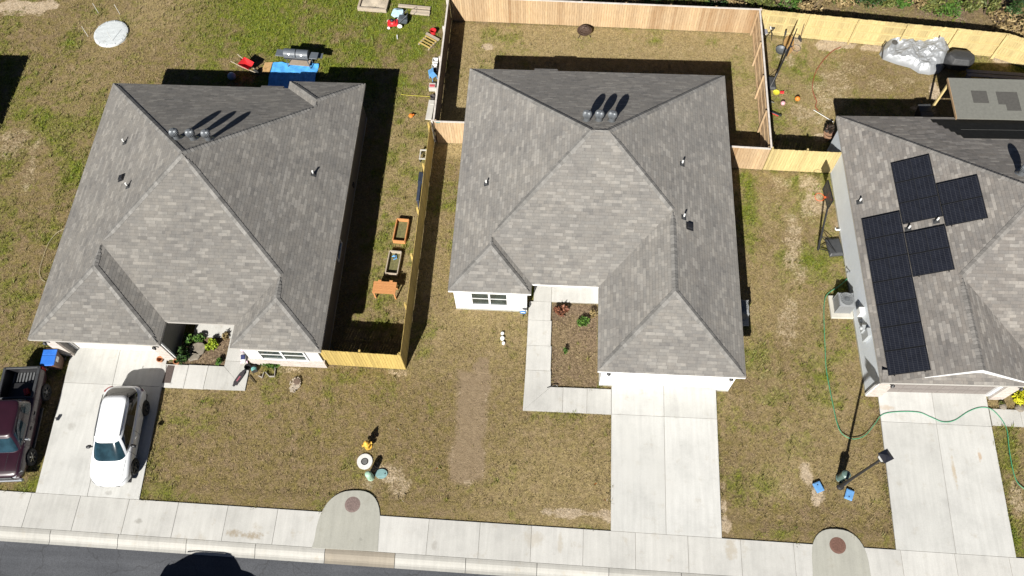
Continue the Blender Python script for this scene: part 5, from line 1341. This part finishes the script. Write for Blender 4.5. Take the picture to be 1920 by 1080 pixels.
b=MB(); b.box((0,0,.95),(.10,1.15,.9)); b.box((0,0,1.4),(.16,1.2,.04)); tag(b.build('hanging_cloth',NAVY,loc=(-6.72,22.2,.45),bevel=.03),'dark blue cloth hung over the yellow fence','cloth')

# ------------------------------------------------------------------ left front bed and path things
def plant(label,cat,c,rad,n,size,mat,stem=True,name='shrub',lo=.15,up=.3,group=None):
    r=thing(name,label,cat,c,0,group)
    b=MB(); rr=random.Random(int(c[0]*97+c[1]*31))
    for k in range(5):
        a=rr.uniform(0,6.28); d=rr.uniform(.15,.55)
        b.leaves((rad[0]*d*math.cos(a),rad[1]*d*math.sin(a),rad[2]*rr.uniform(.8,1.2)),(rad[0]*.6,rad[1]*.6,rad[2]*.8),n//5,size,rr,lo,up=up)
    b.v=[(x,y,max(z,.01)) for x,y,z in b.v]
    b.build('foliage',mat,r)
    if stem:
        s=MB()
        for k in range(5):
            a=2*math.pi*k/5+rr.random(); s.tube([(0,0,-.03),(rad[0]*.3*math.cos(a),rad[1]*.3*math.sin(a),rad[2]*.8),(rad[0]*.6*math.cos(a),rad[1]*.6*math.sin(a),rad[2]*1.5)],[.018,.012,.006],5)
        s.build('stem',W_OLD,r)
    return r
LF_G=leaf_mat('leaf_green',(.03,.075,.012),(.07,.15,.02),(.12,.22,.035)); LF_Y=leaf_mat('leaf_lime',(.16,.26,.02),(.34,.44,.03),(.5,.55,.06)); LF_D=leaf_mat('leaf_dark',(.012,.035,.008),(.03,.07,.015),(.05,.10,.02))
LF_R=leaf_mat('leaf_rust',(.05,.02,.012),(.20,.075,.04),(.30,.13,.07)); LF_B=leaf_mat('leaf_straw',(.12,.085,.035),(.26,.19,.08),(.36,.28,.13)); LF_YY=leaf_mat('leaf_yellow',(.32,.34,.01),(.62,.58,.02),(.75,.7,.06)); LF_O=leaf_mat('leaf_olive',(.05,.07,.015),(.12,.14,.03),(.2,.2,.06))
plant('lime green clump in the middle of the left porch bed','plant',g(400,650),(.32,.34,.2),420,.09,LF_Y,name='plant')
plant('green leafy plant along the porch in the left bed','plant',g(375,637),(.38,.24,.18),320,.09,LF_G,name='plant')
plant('dark broad leaved shrub in the shade of the left garage wall','shrub',g(345,670),(.32,.42,.3),300,.11,LF_D)
plant('spiky green plant beside the shaded garage wall of the left house','plant',g(358,637),(.22,.3,.22),160,.14,LF_G,name='plant')
plant('low green border plant at the front edge of the left bed near the doormat','plant',g(335,677),(.5,.14,.08),260,.07,LF_O,name='plant')
plant('small green plant at the right front corner of the left bed','plant',g(413,680),(.2,.22,.14),150,.08,LF_G,name='plant')
plant('dark brown twiggy plant by the right wall of the left bed','plant',g(424,632),(.22,.22,.16),120,.08,LF_B,name='plant')
ROCK=plain('flat_stone',(.22,.19,.15),.9,.25,7,bump=.5,bscale=14)
for (u,v,s),l in zip(((372,655,.42),(362,668,.34)),('larger flat stone in the left porch bed','smaller flat stone nearer the walk in the left porch bed')):
    b=MB(); rr=random.Random(u); P=[(s*(.8+.4*rr.random())*math.cos(2*math.pi*i/11),s*.8*(.8+.4*rr.random())*math.sin(2*math.pi*i/11)) for i in range(11)]; b.prism(P,-.02,.10)
    tag(b.build('stone',ROCK,loc=g(u,v),bevel=.04,seg=2),l,'stone')
CLAY=plain('orange_clay',(.48,.21,.10),.8,.12)
for (x,y),l in (((-17.62,13.2),'orange clay pot right of the garage pier, by the bed'),((-18.42,13.25),'orange clay pot in front of the garage pier, on the driveway')):
    b=MB(); b.lathe([(.0,.03),(.10,.03),(.12,.2),(.15,.2),(.155,.25),(.13,.25),(.11,.1),(.085,0)][::-1],n=18); tag(b.build('clay_pot',CLAY,loc=(x,y,.055 if x<-18 else .0)),l,'clay pot')
b=MB(); b.prism([(-18.12,12.15),(-17.72,12.16),(-17.72,13.02),(-18.06,13.03)],.054,.068); tag(b.build('doormat',plain('brown_mat',(.085,.065,.058),.95,.2,20,bump=.5)),'dark brown doormat lying on the left walkway beside the driveway','doormat')
r=thing('skateboard','black longboard with pink stripe lying on the left walkway','skateboard',(-14.47,12.52,.055),R(65))
b=MB(); P=[]
for i in range(24):
    a=2*math.pi*i/24; x=.46*math.copysign(abs(math.cos(a))**.8,math.cos(a)); y=(.125 if abs(x)<.3 else .085)*math.copysign(abs(math.sin(a))**.5,math.sin(a)); P.append((x,y))
b.prism(P,.09,.105); b.build('deck',plain('grip_tape',(.035,.03,.035),.9),r); b=MB(); b.box((-.03,0,.1065),(.28,.07,.003)); b.build('stripe',plain('pink_print',(.28,.08,.11),.7),r)
for x in(-.3,.3):
    for y in(-.08,.08): b=MB(); b.lathe([(0,-.02),(.035,-.02),(.035,.02),(0,.02)],(x,y,.035),12,axis=(0,1,0)); b.build('wheel',RUBBER,r)
    b=MB(); b.box((x,0,.06),(.05,.16,.06)); b.build('truck',STEEL,r)
r=thing('ride_on_toy','white and pink ride-on toy standing by the left house front wall','toy',(-14.42,13.55,.055),R(100))
TPINK=plain('pale_pink_plastic',(.72,.45,.55),.4); 
b=MB(); b.lathe([(0,.06),(.16,.08),(.2,.18),(.16,.28),(0,.3)],(0,0,0),18); b.v=[(x*1.6,y*.8,z) for x,y,z in b.v]; b.build('body',WPLASTIC,r,smooth=True)
b=MB(); b.lathe([(0,.0),(.11,.03),(.12,.12),(.06,.2),(0,.2)],(.34,0,.26),14); b.build('head',TPINK,r,smooth=True)
b=MB(); b.box((-.05,0,.31),(.24,.2,.03)); b.build('seat',plain('navy_plastic',(.05,.06,.16),.5),r,bevel=.01)
for x in(-.2,.22):
    for y in(-.14,.14): b=MB(); b.lathe([(0,-.025),(.07,-.025),(.07,.025),(0,.025)],(x,y,.07),12,axis=(0,1,0)); b.build('wheel',TPINK,r)
b=MB(); b.lathe([(.10,0),(.15,.22),(.165,.24),(.14,.24),(.09,.05),(0,.05)],n=18); tag(b.build('flower_pot',BLACK,loc=g(467,691,.05)),'black round pot on the walkway edge near the longboard','flower pot')
r=thing('hose_reel','pale blue green hose reel in the small bed by the left house','hose reel',g(478,694),.4); r.scale=(.7,.7,.7)
b=MB(); 
for k in range(5): b.tube([((.16+.015*(k%2))*math.cos(2*math.pi*i/20),-.12+.05*k,.2+(.16+.015*(k%2))*math.sin(2*math.pi*i/20)) for i in range(21)],.02,6)
b.build('hose_coil',plain('aqua_hose',(.18,.42,.40),.5),r); b=MB()
for y in (-.17,.17): b.lathe([(0,-.01),(.2,-.01),(.2,.01),(0,.01)],(0,y,.2),18,axis=(0,1,0)); b.bar((-.15,y,0),(0,y,.2),.03); b.bar((.15,y,0),(0,y,.2),.03)
b.build('reel_frame',DARK,r)
plant('green border plants under the window of the left house','plant',g(505,686),(.55,.16,.16),320,.09,LF_G,name='plant')
r=thing('garden_edging','grey bent edging strips round the small bed under the left window','edging',(0,0,0))
EDG=plain('grey_edging',(.34,.31,.27),.8,.2)
for P in ([(498,698),(505,706),(515,706),(516,695)],[(516,693),(517,681)],[(485,705),(492,708),(495,698)]):
    b=MB(); q=[g(u,v,.05) for u,v in P]
    for a,c in zip(q[:-1],q[1:]): b.bar(a,c,.03,.12)
    b.build('edging_strip',EDG,r)
b=MB(); b.bar(g(467,704,.03),g(479,719,.03),.03); tag(b.build('stick',BLACK),'dark stick lying on the grass beside the left walkway','stick')
r=thing('tree_stump','pale shredded tree stump ringed with chips in the left front lawn','tree stump',g(554,722))
b=MB(); rr=random.Random(5)
for k in range(60):
    a=rr.uniform(0,6.28); d=rr.uniform(.05,.30); b.box((d*.85*math.cos(a),d*1.25*math.sin(a),.05+rr.uniform(0,.06)),(rr.uniform(.08,.2),rr.uniform(.04,.09),.03),rr.uniform(0,3.1),t=rr.random())
b.build('chips',W_RAW,r); b=MB(); b.lathe([(.2,-.02),(.17,.10),(.15,.13),(0,.14)],(.06,.15,0),14); b.build('stump',W_OLD,r)
# middle house bed
plant('rust brown dying shrub at the porch corner of the middle bed','shrub',g(1053,584),(.34,.28,.2),340,.12,LF_R)
plant('spreading dark green shrub in the middle bed by the garage wall','shrub',g(1093,606),(.38,.34,.13),460,.08,LF_G)
plant('small bright green seedling in the centre of the middle bed','plant',g(1060,660),(.12,.14,.15),90,.07,LF_G,name='plant')
plant('straggly straw coloured plant at the garage wall of the middle bed','plant',g(1112,588),(.2,.3,.16),120,.08,LF_B,name='plant')
b=MB(); b.tube([g(1026,727,.05),g(1034,724,.07),g(1042,722,.07),g(1046,724,.05)],.022,7); tag(b.build('downspout_end',BLACK),'black drain end at the front corner of the middle bed','drain pipe')
# right house bed
plant('bright yellow shrub beside the right garage pier','shrub',g(1914,748),(.5,.45,.25),520,.11,LF_YY)
plant('small green plant in the bed right of the right driveway','plant',g(1876,757),(.18,.12,.1),100,.06,LF_O,name='plant')
for (u,v,s),l in (((1880,763,.16),'small grey stone at the front edge of the right bed'),((1911,766,.2),'dark stone at the far right edge of the right bed')):
    b=MB(); b.lathe([(s,-.02),(s*1.0,.06),(s*.7,.14),(0,.17)],n=9); tag(b.build('stone',ROCK,loc=g(u,v),rz=u),l,'stone')

# ------------------------------------------------------------------ middle back yard
r=thing('fire_pit','round brown mesh fire pit on legs in the middle back yard','fire pit',g(1095,66),.4)
MESH_=plain('brown_steel',(.10,.062,.045),.6,.3,20,.2)
b=MB(); b.lathe([(.05,.20),(.22,.23),(.33,.32),(.37,.38),(.42,.39),(.42,.41),(.36,.40),(.30,.34),(0,.24)],n=28); b.build('bowl',MESH_,r)
b=MB()
for k in range(24):
    a=2*math.pi*k/24; b.tube([(.36*math.cos(a),.36*math.sin(a),.41),(.28*math.cos(a),.28*math.sin(a),.54),(.12*math.cos(a),.12*math.sin(a),.61),(0,0,.63)],.006,4)
for rr in (.34,.27,.18): b.tube([(rr*math.cos(2*math.pi*i/28),rr*math.sin(2*math.pi*i/28),.41+.24*(1-(rr/.37)**2)) for i in range(29)],.007,4)
b.tube([(-.03,0,.63),(-.03,0,.69),(.03,0,.69),(.03,0,.63)],.009); b.build('spark_screen',MESH_,r)
for k in range(3):
    a=2*math.pi*k/3-.8; b=MB(); b.tube([(.3*math.cos(a),.3*math.sin(a),.3),(.36*math.cos(a),.36*math.sin(a),.12),(.42*math.cos(a),.42*math.sin(a),0)],.018); b.build('leg',BLACK,r)

# ------------------------------------------------------------------ right back yard
r=thing('patio_cover','flat patio cover with grey rolled roofing on yellow timber posts behind the right house','patio cover',(19.95,26.85,0),R(.2))
PG=plain('grey_rolled_roofing',(.165,.165,.145),.9,.1,8,bump=.15)
PGD=plain('charcoal_rolled_roofing',(.075,.072,.065),.9,.15,8)
b=MB(); b.box((5.0,1.27,2.95),(10.0,2.54,.05)); b.build('roof_deck',PG,r)
for k,(x0,x1,y0,y1) in enumerate(((.98,1.75,.98,1.75),(2.2,3.25,.92,1.72),(2.55,3.25,.55,.92),(4.2,5.0,.9,1.75),(5.5,6.4,.9,1.7))):
    b=MB(); b.box(((x0+x1)/2,(y0+y1)/2,2.979+.002*(k%2)),(x1-x0,y1-y0,.006)); b.build('roofing_patch',PGD,r)
b=MB(); b.box((-.015,1.27,2.905),(.03,2.54,.13),t=.3); b.build('fascia_board',W_TAN,r)
b=MB(); b.box((5,2.53,2.88),(9.9,.04,.12),t=.4); b.build('rim_joist',W_OLD,r)
for x in (.12,3.3,6.6,9.8): b=MB(); b.box((x,2.40,1.42),(.10,.10,2.84),t=.7); b.build('post',W_YEL2,r)
b=MB(); b.box((5,2.40,2.76),(9.9,.06,.2),t=.5); b.build('beam',W_YEL,r)

SILV=plain('silver_tarp',(.29,.303,.318),.42,.10,2,.2,bump=.5,bscale=5)
r=thing('tarp_pile','heap covered with crumpled silver tarp against the yellow back fence','covered heap',(0,0,0))
rr=np.random.RandomState(3)
outline=[g(u,v,0) for u,v in ((1655,112),(1648,102),(1657,80),(1668,74),(1700,76),(1738,78),(1760,72),(1775,84),(1779,104),(1776,120),(1760,138),(1742,141),(1722,138),(1706,128),(1680,121))]
cx=sum(p.x for p in outline)/len(outline); cy=sum(p.y for p in outline)/len(outline)
def heap(N=180,K=48):
    b=MB(); L=len(outline); ring=[]
    for i in range(N):
        t=i/N*L; a,c=outline[int(t)%L],outline[(int(t)+1)%L]; f=t-int(t); ring.append((a.x+(c.x-a.x)*f,a.y+(c.y-a.y)*f))
    X=np.array([[cx+(p[0]-cx)*k/K for p in ring] for k in range(K+1)]); Y=np.array([[cy+(p[1]-cy)*k/K for p in ring] for k in range(K+1)])
    n=vnoise(X,Y,.9,301,3); rid=1-2*np.abs(vnoise(X,Y,1.1,305,2)-.5); rid2=1-2*np.abs(vnoise(X+.5*Y,Y-.4*X,2.4,309,3)-.5)
    k=np.linspace(0,1,K+1)[:,None]
    Z=(.62+.42*(n-.5)*2)*np.clip((1-k)*3.6,0,1)**.55+(rid**4*.12+rid2**5*.06)*np.clip((1-k)*5,0,1)+.02
    r3=1-2*np.abs(vnoise(X-.3*Y,Y+.3*X,4.2,311,2)-.5); r4=1-2*np.abs(vnoise(X,Y,8.0,317,2)-.5)
    Z=Z+(r3**6*.04+r4**5*.010)*np.clip((1-k)*6,0,1)
    Z=Z*(1+.25*np.clip((Y-cy)/1.0,-1,1))
    Z[:, :]=np.maximum(Z,.02)
    for q in range(K+1): b.v+=[(X[q,i],Y[q,i],Z[q,i]) for i in range(N)]
    for q in range(K):
        for i in range(N): b.f.append([q*N+i,q*N+(i+1)%N,(q+1)*N+(i+1)%N,(q+1)*N+i][::-1]); b.m.append(0); b.t.append(.5)
    return b
heap().build('tarp',SILV,r,smooth=True)
b=MB(); q=g(1678,80,.72); b.lathe([(0,.04),(.15,.03),(.16,0)][::-1],q,20); b.build('round_weight',plain('dark_disc',(.07,.07,.07),.7),r)
b=MB(); b.bar(g(1757,84,.6),g(1762,66,1.25),.07,.07,t=.2); b.build('jutting_post',W_OLD,r)
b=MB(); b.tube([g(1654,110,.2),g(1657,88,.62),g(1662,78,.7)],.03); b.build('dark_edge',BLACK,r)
r=thing('covered_grill','low black covered grill between silver heap and leaning planks','grill',(22.15,32.75,0),R(-7))
b=MB()
def cov(w,d,z,k=.8): return [(sx*w*(1 if abs(sy)<.5 else k),sy*d,z) for sx,sy in((-1,-.3),(-1,.3),(-.7,1),(.7,1),(1,.3),(1,-.3),(.7,-1),(-.7,-1))]
vs=cov(.74,.48,.25)+cov(.76,.50,.72)+cov(.66,.36,.98)+cov(.5,.2,1.02); n=8
b.add(vs,[tuple(range(n-1,-1,-1)),tuple(range(3*n,4*n))]+[(i+n*l,(i+1)%n+n*l,(i+1)%n+n*(l+1),i+n*(l+1)) for l in range(3) for i in range(n)]); b.build('cover',plain('black_cover',(.035,.036,.038),.6,.25,5,bump=.6,bscale=9),r,bevel=.04,seg=2)
for sx in(-.6,.6):
    for sy in(-.3,.3): b=MB(); b.bar((sx,sy,0),(sx*.95,sy,.4),.04); b.build('leg',BLACK,r)
b=MB(); b.box((0,-.46,.60),(.3,.02,.03)); b.build('handle',CHROME,r)
for (a,c,w),l in (((g(1838,92,.02),g(1851,66,1.45),.11),'yellow plank leaning on the back fence, beside the black covered grill'),((g(1862,105,.02),g(1880,66,1.55),.06),'thin yellow plank leaning on the back fence near its bend'),((g(1866,104,.02),g(1887,68,1.5),.06),'narrow yellow board beside the thin plank, rightmost on the back fence')):
    b=MB(); b.bar(a,c,w,.03,t=.6); tag(b.build('leaning_plank',W_YEL,bevel=.004),l,'plank','planks leaning on the yellow back fence')
b=MB(); b.lathe([(.0,0),(.1,.02),(.12,.12),(.08,.2),(0,.22)],n=9); b.leaves((0,0,.15),(.2,.16,.12),40,.08,rng)
tag(b.build('rag_pile',plain('grey_rags',(.30,.30,.33),.9,.25),loc=g(1863,105)),'small pile of grey rags at the foot of the leaning planks','rags')
b=MB(); b.leaves((0,0,.12),(.3,.2,.12),60,.1,rng); b.box((0,0,.06),(.4,.26,.12)); tag(b.build('rag_pile',plain('blue_white_rags',(.45,.5,.58),.8,.2),loc=g(1782,117)),'heap of pale blue and white cloth at the edge of the silver tarp','rags')
bin_('black wheelie bin standing in the shade beside the patio post',(19.55,28.85,0),R(185),BLACK,DARK,False)
r=thing('bench','low grey bench in the shade of the patio cover edge','bench',(24.2,31.85,0),R(-3))
BN=plain('mauve_grey_board',(.22,.20,.22),.8,.15)
b=MB(); b.box((0,.16,.44),(3.4,.2,.05)); b.box((0,-.10,.44),(3.4,.2,.05)); b.build('seat',BN,r)
for x in (-1.5,1.5): b=MB(); b.box((x,.03,.2),(.1,.42,.42)); b.build('leg',BN,r)
def ball(u,v,rad,mat,label):
    b=MB(); b.lathe([(rad*math.sin(math.pi*i/12),rad-rad*math.cos(math.pi*i/12)) for i in range(13)],n=20); tag(b.build('ball',mat,loc=g(u,v),smooth=True),label,'ball','balls scattered in the right back yard')
b=MB(); b.lathe([(.1,0),(.17,.03),(.18,.06),(.16,.06),(.1,.03),(0,.03)],n=22); tag(b.build('frisbee',plain('yellow_plastic',(.72,.66,.05),.5),loc=g(1455,174)),'yellow flying disc on the grass below the back yard hoop','flying disc')
b=MB(); b.box((0,0,.04),(.22,.16,.08)); b.box((.06,0,.1),(.08,.1,.05)); tag(b.build('toy',RED,loc=g(1466,174),bevel=.02),'small red toy right of the yellow disc','toy')
ball(1494,188,.14,ORG,'orange ball in the right back yard'); ball(1467,196,.125,plain('pink_rubber',(.66,.36,.40),.5),'pale pink ball in the right back yard')
r=thing('scooter','small black and red scooter lying on its side near the cedar fence','scooter',g(1449,212),R(-28))
b=MB(); b.box((.05,0,.07),(.62,.13,.04)); b.build('deck',BLACK,r,bevel=.01); b=MB(); b.tube([(-.25,0,.08),(-.33,.2,.12),(-.36,.55,.16)],.02); b.tube([(-.52,.55,.16),(-.2,.55,.16)],.018); b.build('handlebar',STEEL,r)
b=MB(); b.box((.05,-.09,.06),(.6,.03,.03)); b.build('side_trim',RED,r)
for x in(-.34,.42): b=MB(); b.lathe([(0,-.02),(.08,-.02),(.08,.02),(0,.02)],(x,0,.08),14,axis=(0,1,0)); b.build('wheel',RUBBER,r)
r=thing('shovel','square bladed shovel leaning upright on the yellow back fence','shovel',(0,0,0))
b=MB(); p0,p1=g(1499,76,.02),g(1508,46,1.35); d=(p1-p0); b.bar(p0,p0+d*.22,.34,.02); b.build('blade',DARK,r); b=MB(); b.cyl(p0+d*.2,p1,.018,n=8); b.build('handle',W_OLD,r)
r=thing('rake','thin dark rake standing by the back fence left of the shovel','rake',(0,0,0))
b=MB(); p0,p1=g(1466,88,.03),g(1474,58,1.1); b.cyl(p0,p1,.015,n=8); b.build('handle',BLACK,r); b=MB(); d=(p1-p0).normalized(); b.bar(p1-d*.3,p1,.09,.05); b.build('grip',DARK,r)
r=thing('folding_stand','black folding camp stool with crossed legs in the corner of the right back yard','stool',g(1442,70))
for a in range(4):
    t=a*math.pi/2+.5; b=MB(); b.bar((.28*math.cos(t),.28*math.sin(t),0),(-.14*math.cos(t),-.14*math.sin(t),.72),.025); b.build('leg',BLACK,r)
b=MB(); b.box((0,.02,.72),(.3,.1,.03)); b.box((-.1,0,.75),(.06,.2,.04),m=1); b.build('seat',[DARK,WPLASTIC],r)
r=thing('camp_chair','grey camp chair against the cedar fence corner','chair',g(1429,68),.1)
b=MB(); b.box((0,0,.42),(.40,.42,.03)); b.build('seat',plain('grey_canvas',(.20,.20,.24),.8),r,bevel=.01); b=MB(); b.box((0,.22,.66),(.40,.03,.46)); b.build('backrest',plain('grey_canvas_back',(.20,.20,.24),.8),r,bevel=.01)
for sx in(-.17,.17):
    for sy in(-.17,.17): b=MB(); b.bar((sx,sy,.42),(-sx,sy,0),.022); b.build('leg',WPLASTIC,r)
b=MB(); b.lathe([(.0,.06),(.2,.1),(.30,.2),(.32,.21),(.30,.14),(.2,.04),(.1,0)][::-1],n=24); tag(b.build('fire_bowl',plain('slate_metal',(.10,.11,.12),.5,.2),loc=g(1463,98)),'grey metal bowl on the ground beside the back yard hoop','bowl')
b=MB(); P=[(0,-.95),(.30,-.35),(.30,.25),(.05,.95),(-.28,.2),(-.26,-.45)]; b.prism(P,.05,.08,t=.6); b.prism([(p[0]*.5,p[1]*.8) for p in P],.0,.05,t=.4)
tag(b.build('board',wood_mat('tan_plywood',(.36,.22,.08),.1),loc=g(1478,84),rz=R(-8)),'tan pointed plywood board lying behind the back yard hoop','board')
r=thing('planter_pot','brown clay planter with dark wilted plant beside the right house corner','planter',g(1551,258))
b=MB(); b.lathe([(.2,0),(.28,.34),(.31,.36),(.31,.42),(.27,.42),(.25,.34),(0,.32)],n=20); b.build('pot',plain('brown_clay',(.30,.17,.10),.85,.2),r)
b=MB(); b.leaves((-.05,.12,.62),(.22,.28,.2),150,.10,rng); b.build('foliage',leaf_mat('wilted_leaf',(.012,.010,.008),(.04,.03,.02),(.10,.05,.035)),r); b=MB()
for k in range(4): b.tube([(0,0,.3),(-.04+.05*k-.05,.06,.5),(-.08+.08*k,.15,.75)],.012,5)
b.build('stem',W_OLD,r)
b=MB(); b.cyl((0,0,.05),(.22,.02,.06),.05); b.cyl((-.02,0,.05),(-.02,.12,.05),.03); tag(b.build('pipe_fitting',WPLASTIC,loc=g(1567,432)),'white pipe elbow on the ground against the pale blue wall','pipe')

# ------------------------------------------------------------------ brush behind the fences
DRYG=leaf_mat('dry_grass',(.15,.10,.045),(.30,.22,.10),(.42,.32,.16))
def brush(label,x,y,rx,ry,h,n,mat,size=.16):
    r=thing('wild_shrub',label,'shrub',(x,y,0),0,'brush growing behind the back fences')
    rr=random.Random(int(x*53+y*11)); b=MB()
    for k in range(9):
        a=rr.uniform(0,6.28); d=rr.uniform(.1,.75); hh=h*rr.uniform(.25,.85)
        b.leaves((rx*d*math.cos(a),ry*d*math.sin(a),hh),(rx*.42,ry*.42,h*.28),n//9,size,rr,.1,t0=.0,t1=1)
    b.v=[(p[0],p[1],max(.02,p[2])) for p in b.v]; b.build('foliage',mat,r)
    s=MB()
    for k in range(7):
        a=rr.uniform(0,6.28); d=rr.uniform(.2,.8); s.tube([(0,0,-.05),(rx*d*.4*math.cos(a),ry*d*.4*math.sin(a),h*.5),(rx*d*math.cos(a),ry*d*math.sin(a),h*rr.uniform(.8,1.1))],[.035,.022,.008],5)
    s.build('stem',W_OLD,r)
kinds=[(LF_D,'dark green'),(LF_O,'olive green'),(DRYG,'dry straw coloured'),(LF_G,'leafy green')]
rb=random.Random(12)
spots=[]
x=-5.6
while x<31:
    for row in range(3):
        yb=35.25-.085*max(0,x-11)-(max(0,x-24.3)*.38)
        y=yb+1.5+row*1.5+rb.uniform(-.3,.3)
        if row==0 and 15<x<24: y+=1.0
        spots.append((x+rb.uniform(-.5,.5),y,rb.uniform(.6,1.0),rb.choice([0,0,1,1,2,2,3]),rb.uniform(.7,1.5) if row else rb.uniform(.5,1.0)))
    x+=1.12
def wild_label(i,k,x,y,ad):
    return f'{ad} brush clump behind the back fences'
groups={}
for i,(x,y,rr_,k,h) in enumerate(spots):
    brush('%s wild brush behind the %s fence'%(kinds[k][1],'tan cedar back' if x<11 else 'yellow pine back'),x,y,rr_,rr_*.9,h*1.15,420,kinds[k][0],.10)
tall=[(28.5,36.5),(31,34)]

# ------------------------------------------------------------------ grass tufts
def tufts():
    R_=np.random.RandomState(5); N=120000
    x=R_.uniform(-34,28,N); y=R_.uniform(6.6,37.5,N)
    ex=[];ey=[]
    for a in PAVED:
        if a[1]<-34 or a[0]>27: continue
        for (xa,ya,xb,yb) in ((a[0],a[2],a[1],a[2]),(a[0],a[3],a[1],a[3]),(a[0],a[2],a[0],a[3]),(a[1],a[2],a[1],a[3])):
            k=int(38*(abs(xb-xa)+abs(yb-ya))); u=R_.rand(k); ex.append(xa+(xb-xa)*u+R_.normal(0,.035,k)); ey.append(ya+(yb-ya)*u+R_.normal(0,.035,k))
    ex=np.concatenate(ex); ey=np.concatenate(ey); cnt=np.zeros(len(ex))
    for a in PAVED: cnt+=(ex>a[0]-.10)&(ex<a[1]+.10)&(ey>a[2]-.10)&(ey<a[3]+.10)
    x=np.concatenate([x,ex[cnt<2]]); y=np.concatenate([y,ey[cnt<2]]); N=len(x)
    gn,so,dr,st,mu=ground_masks(x[None,:],y[None,:]); gn,so,dr,st,mu=[a[0] for a in(gn,so,dr,st,mu)]
    ok=(y>SW_IN-.03-.0128*x)
    for a in PAVED: ok&=~((x>a[0]+.03)&(x<a[1]-.03)&(y>a[2]+.03)&(y<a[3]-.03))
    for a in ((-4.5,8.5,16.6,29.2),(2.4,8.5,13,17),(-23.4,-10.4,14.1,27.6),(-23.4,-17.7,13.3,15),(-14.1,-10.4,13.3,28),(14.6,28,13.1,26.9),(-16.4,-13.7,29.6,31.7)): ok&=~((x>a[0])&(x<a[1])&(y>a[2])&(y<a[3]))
    ok&=R_.rand(N)<np.clip(.75+gn*.5-so*.8-st*.75-mu*.55,0.03,1)
    x,y,gn,dr=x[ok],y[ok],gn[ok],dr[ok]; n=len(x)
    nb=3; V=np.zeros((n,nb,3,3)); 
    for k in range(nb):
        a=R_.rand(n)*6.283; h=(.03+.05*R_.rand(n))*(.8+gn*1.2); l=(.03+.06*R_.rand(n))*(.8+gn*.7); w=.007+.010*R_.rand(n)
        ox=x+R_.normal(0,.03,n); oy=y+R_.normal(0,.03,n)
        V[:,k,0]=np.stack([ox-w*np.sin(a),oy+w*np.cos(a),np.full(n,-.03)],-1)
        V[:,k,1]=np.stack([ox+w*np.sin(a),oy-w*np.cos(a),np.full(n,-.03)],-1)
        V[:,k,2]=np.stack([ox+l*np.cos(a),oy+l*np.sin(a),h],-1)
    wc=np.where(R_.rand(n)<np.clip(gn*.10+.004,0,.07))[0]; nw=len(wc); q=11
    Wv=np.zeros((nw,q,3,3)); sc=.6+.9*R_.rand(nw)
    for k in range(q):
        a=R_.rand(nw)*6.283; l=(.05+.09*R_.rand(nw))*sc; w=.012*sc; h=(.05+.10*R_.rand(nw))*sc; d=R_.rand(nw)*.06*sc; b2=R_.rand(nw)*6.283
        ox=x[wc]+d*np.cos(b2); oy=y[wc]+d*np.sin(b2)
        Wv[:,k,0]=np.stack([ox-w*np.sin(a),oy+w*np.cos(a),np.full(nw,-.03)],-1); Wv[:,k,1]=np.stack([ox+w*np.sin(a),oy-w*np.cos(a),np.full(nw,-.03)],-1)
        Wv[:,k,2]=np.stack([ox+l*np.cos(a),oy+l*np.sin(a),h],-1)
    V=np.concatenate([V.reshape(-1,3),Wv.reshape(-1,3)]); F=np.arange(len(V)).reshape(-1,3)
    me=bpy.data.meshes.new('grass_tufts'); me.vertices.add(len(V)); me.vertices.foreach_set('co',V.astype(np.float32).ravel())
    me.loops.add(len(V)); me.loops.foreach_set('vertex_index',F.ravel().astype(np.int32)); me.polygons.add(len(F))
    me.polygons.foreach_set('loop_start',(np.arange(len(F))*3).astype(np.int32)); me.update(calc_edges=True)
    tv=np.concatenate([np.repeat(np.clip(gn*.9+R_.normal(0,.16,n)+.05,0,1),nb),np.repeat(np.clip(gn[wc]*.7+.35+R_.normal(0,.15,nw),0,1),q)]); a=me.attributes.new('tint','FLOAT','FACE'); a.data.foreach_set('value',tv.astype(np.float32))
    me.materials.append(leaf_mat('grass_blade',(.29,.222,.115),(.19,.175,.042),(.15,.20,.022)))
    o=bpy.data.objects.new('grass_tufts',me); COL.objects.link(o); tag(o,'short dry and green grass blades of the lawns','grass',kind='stuff')
tufts()
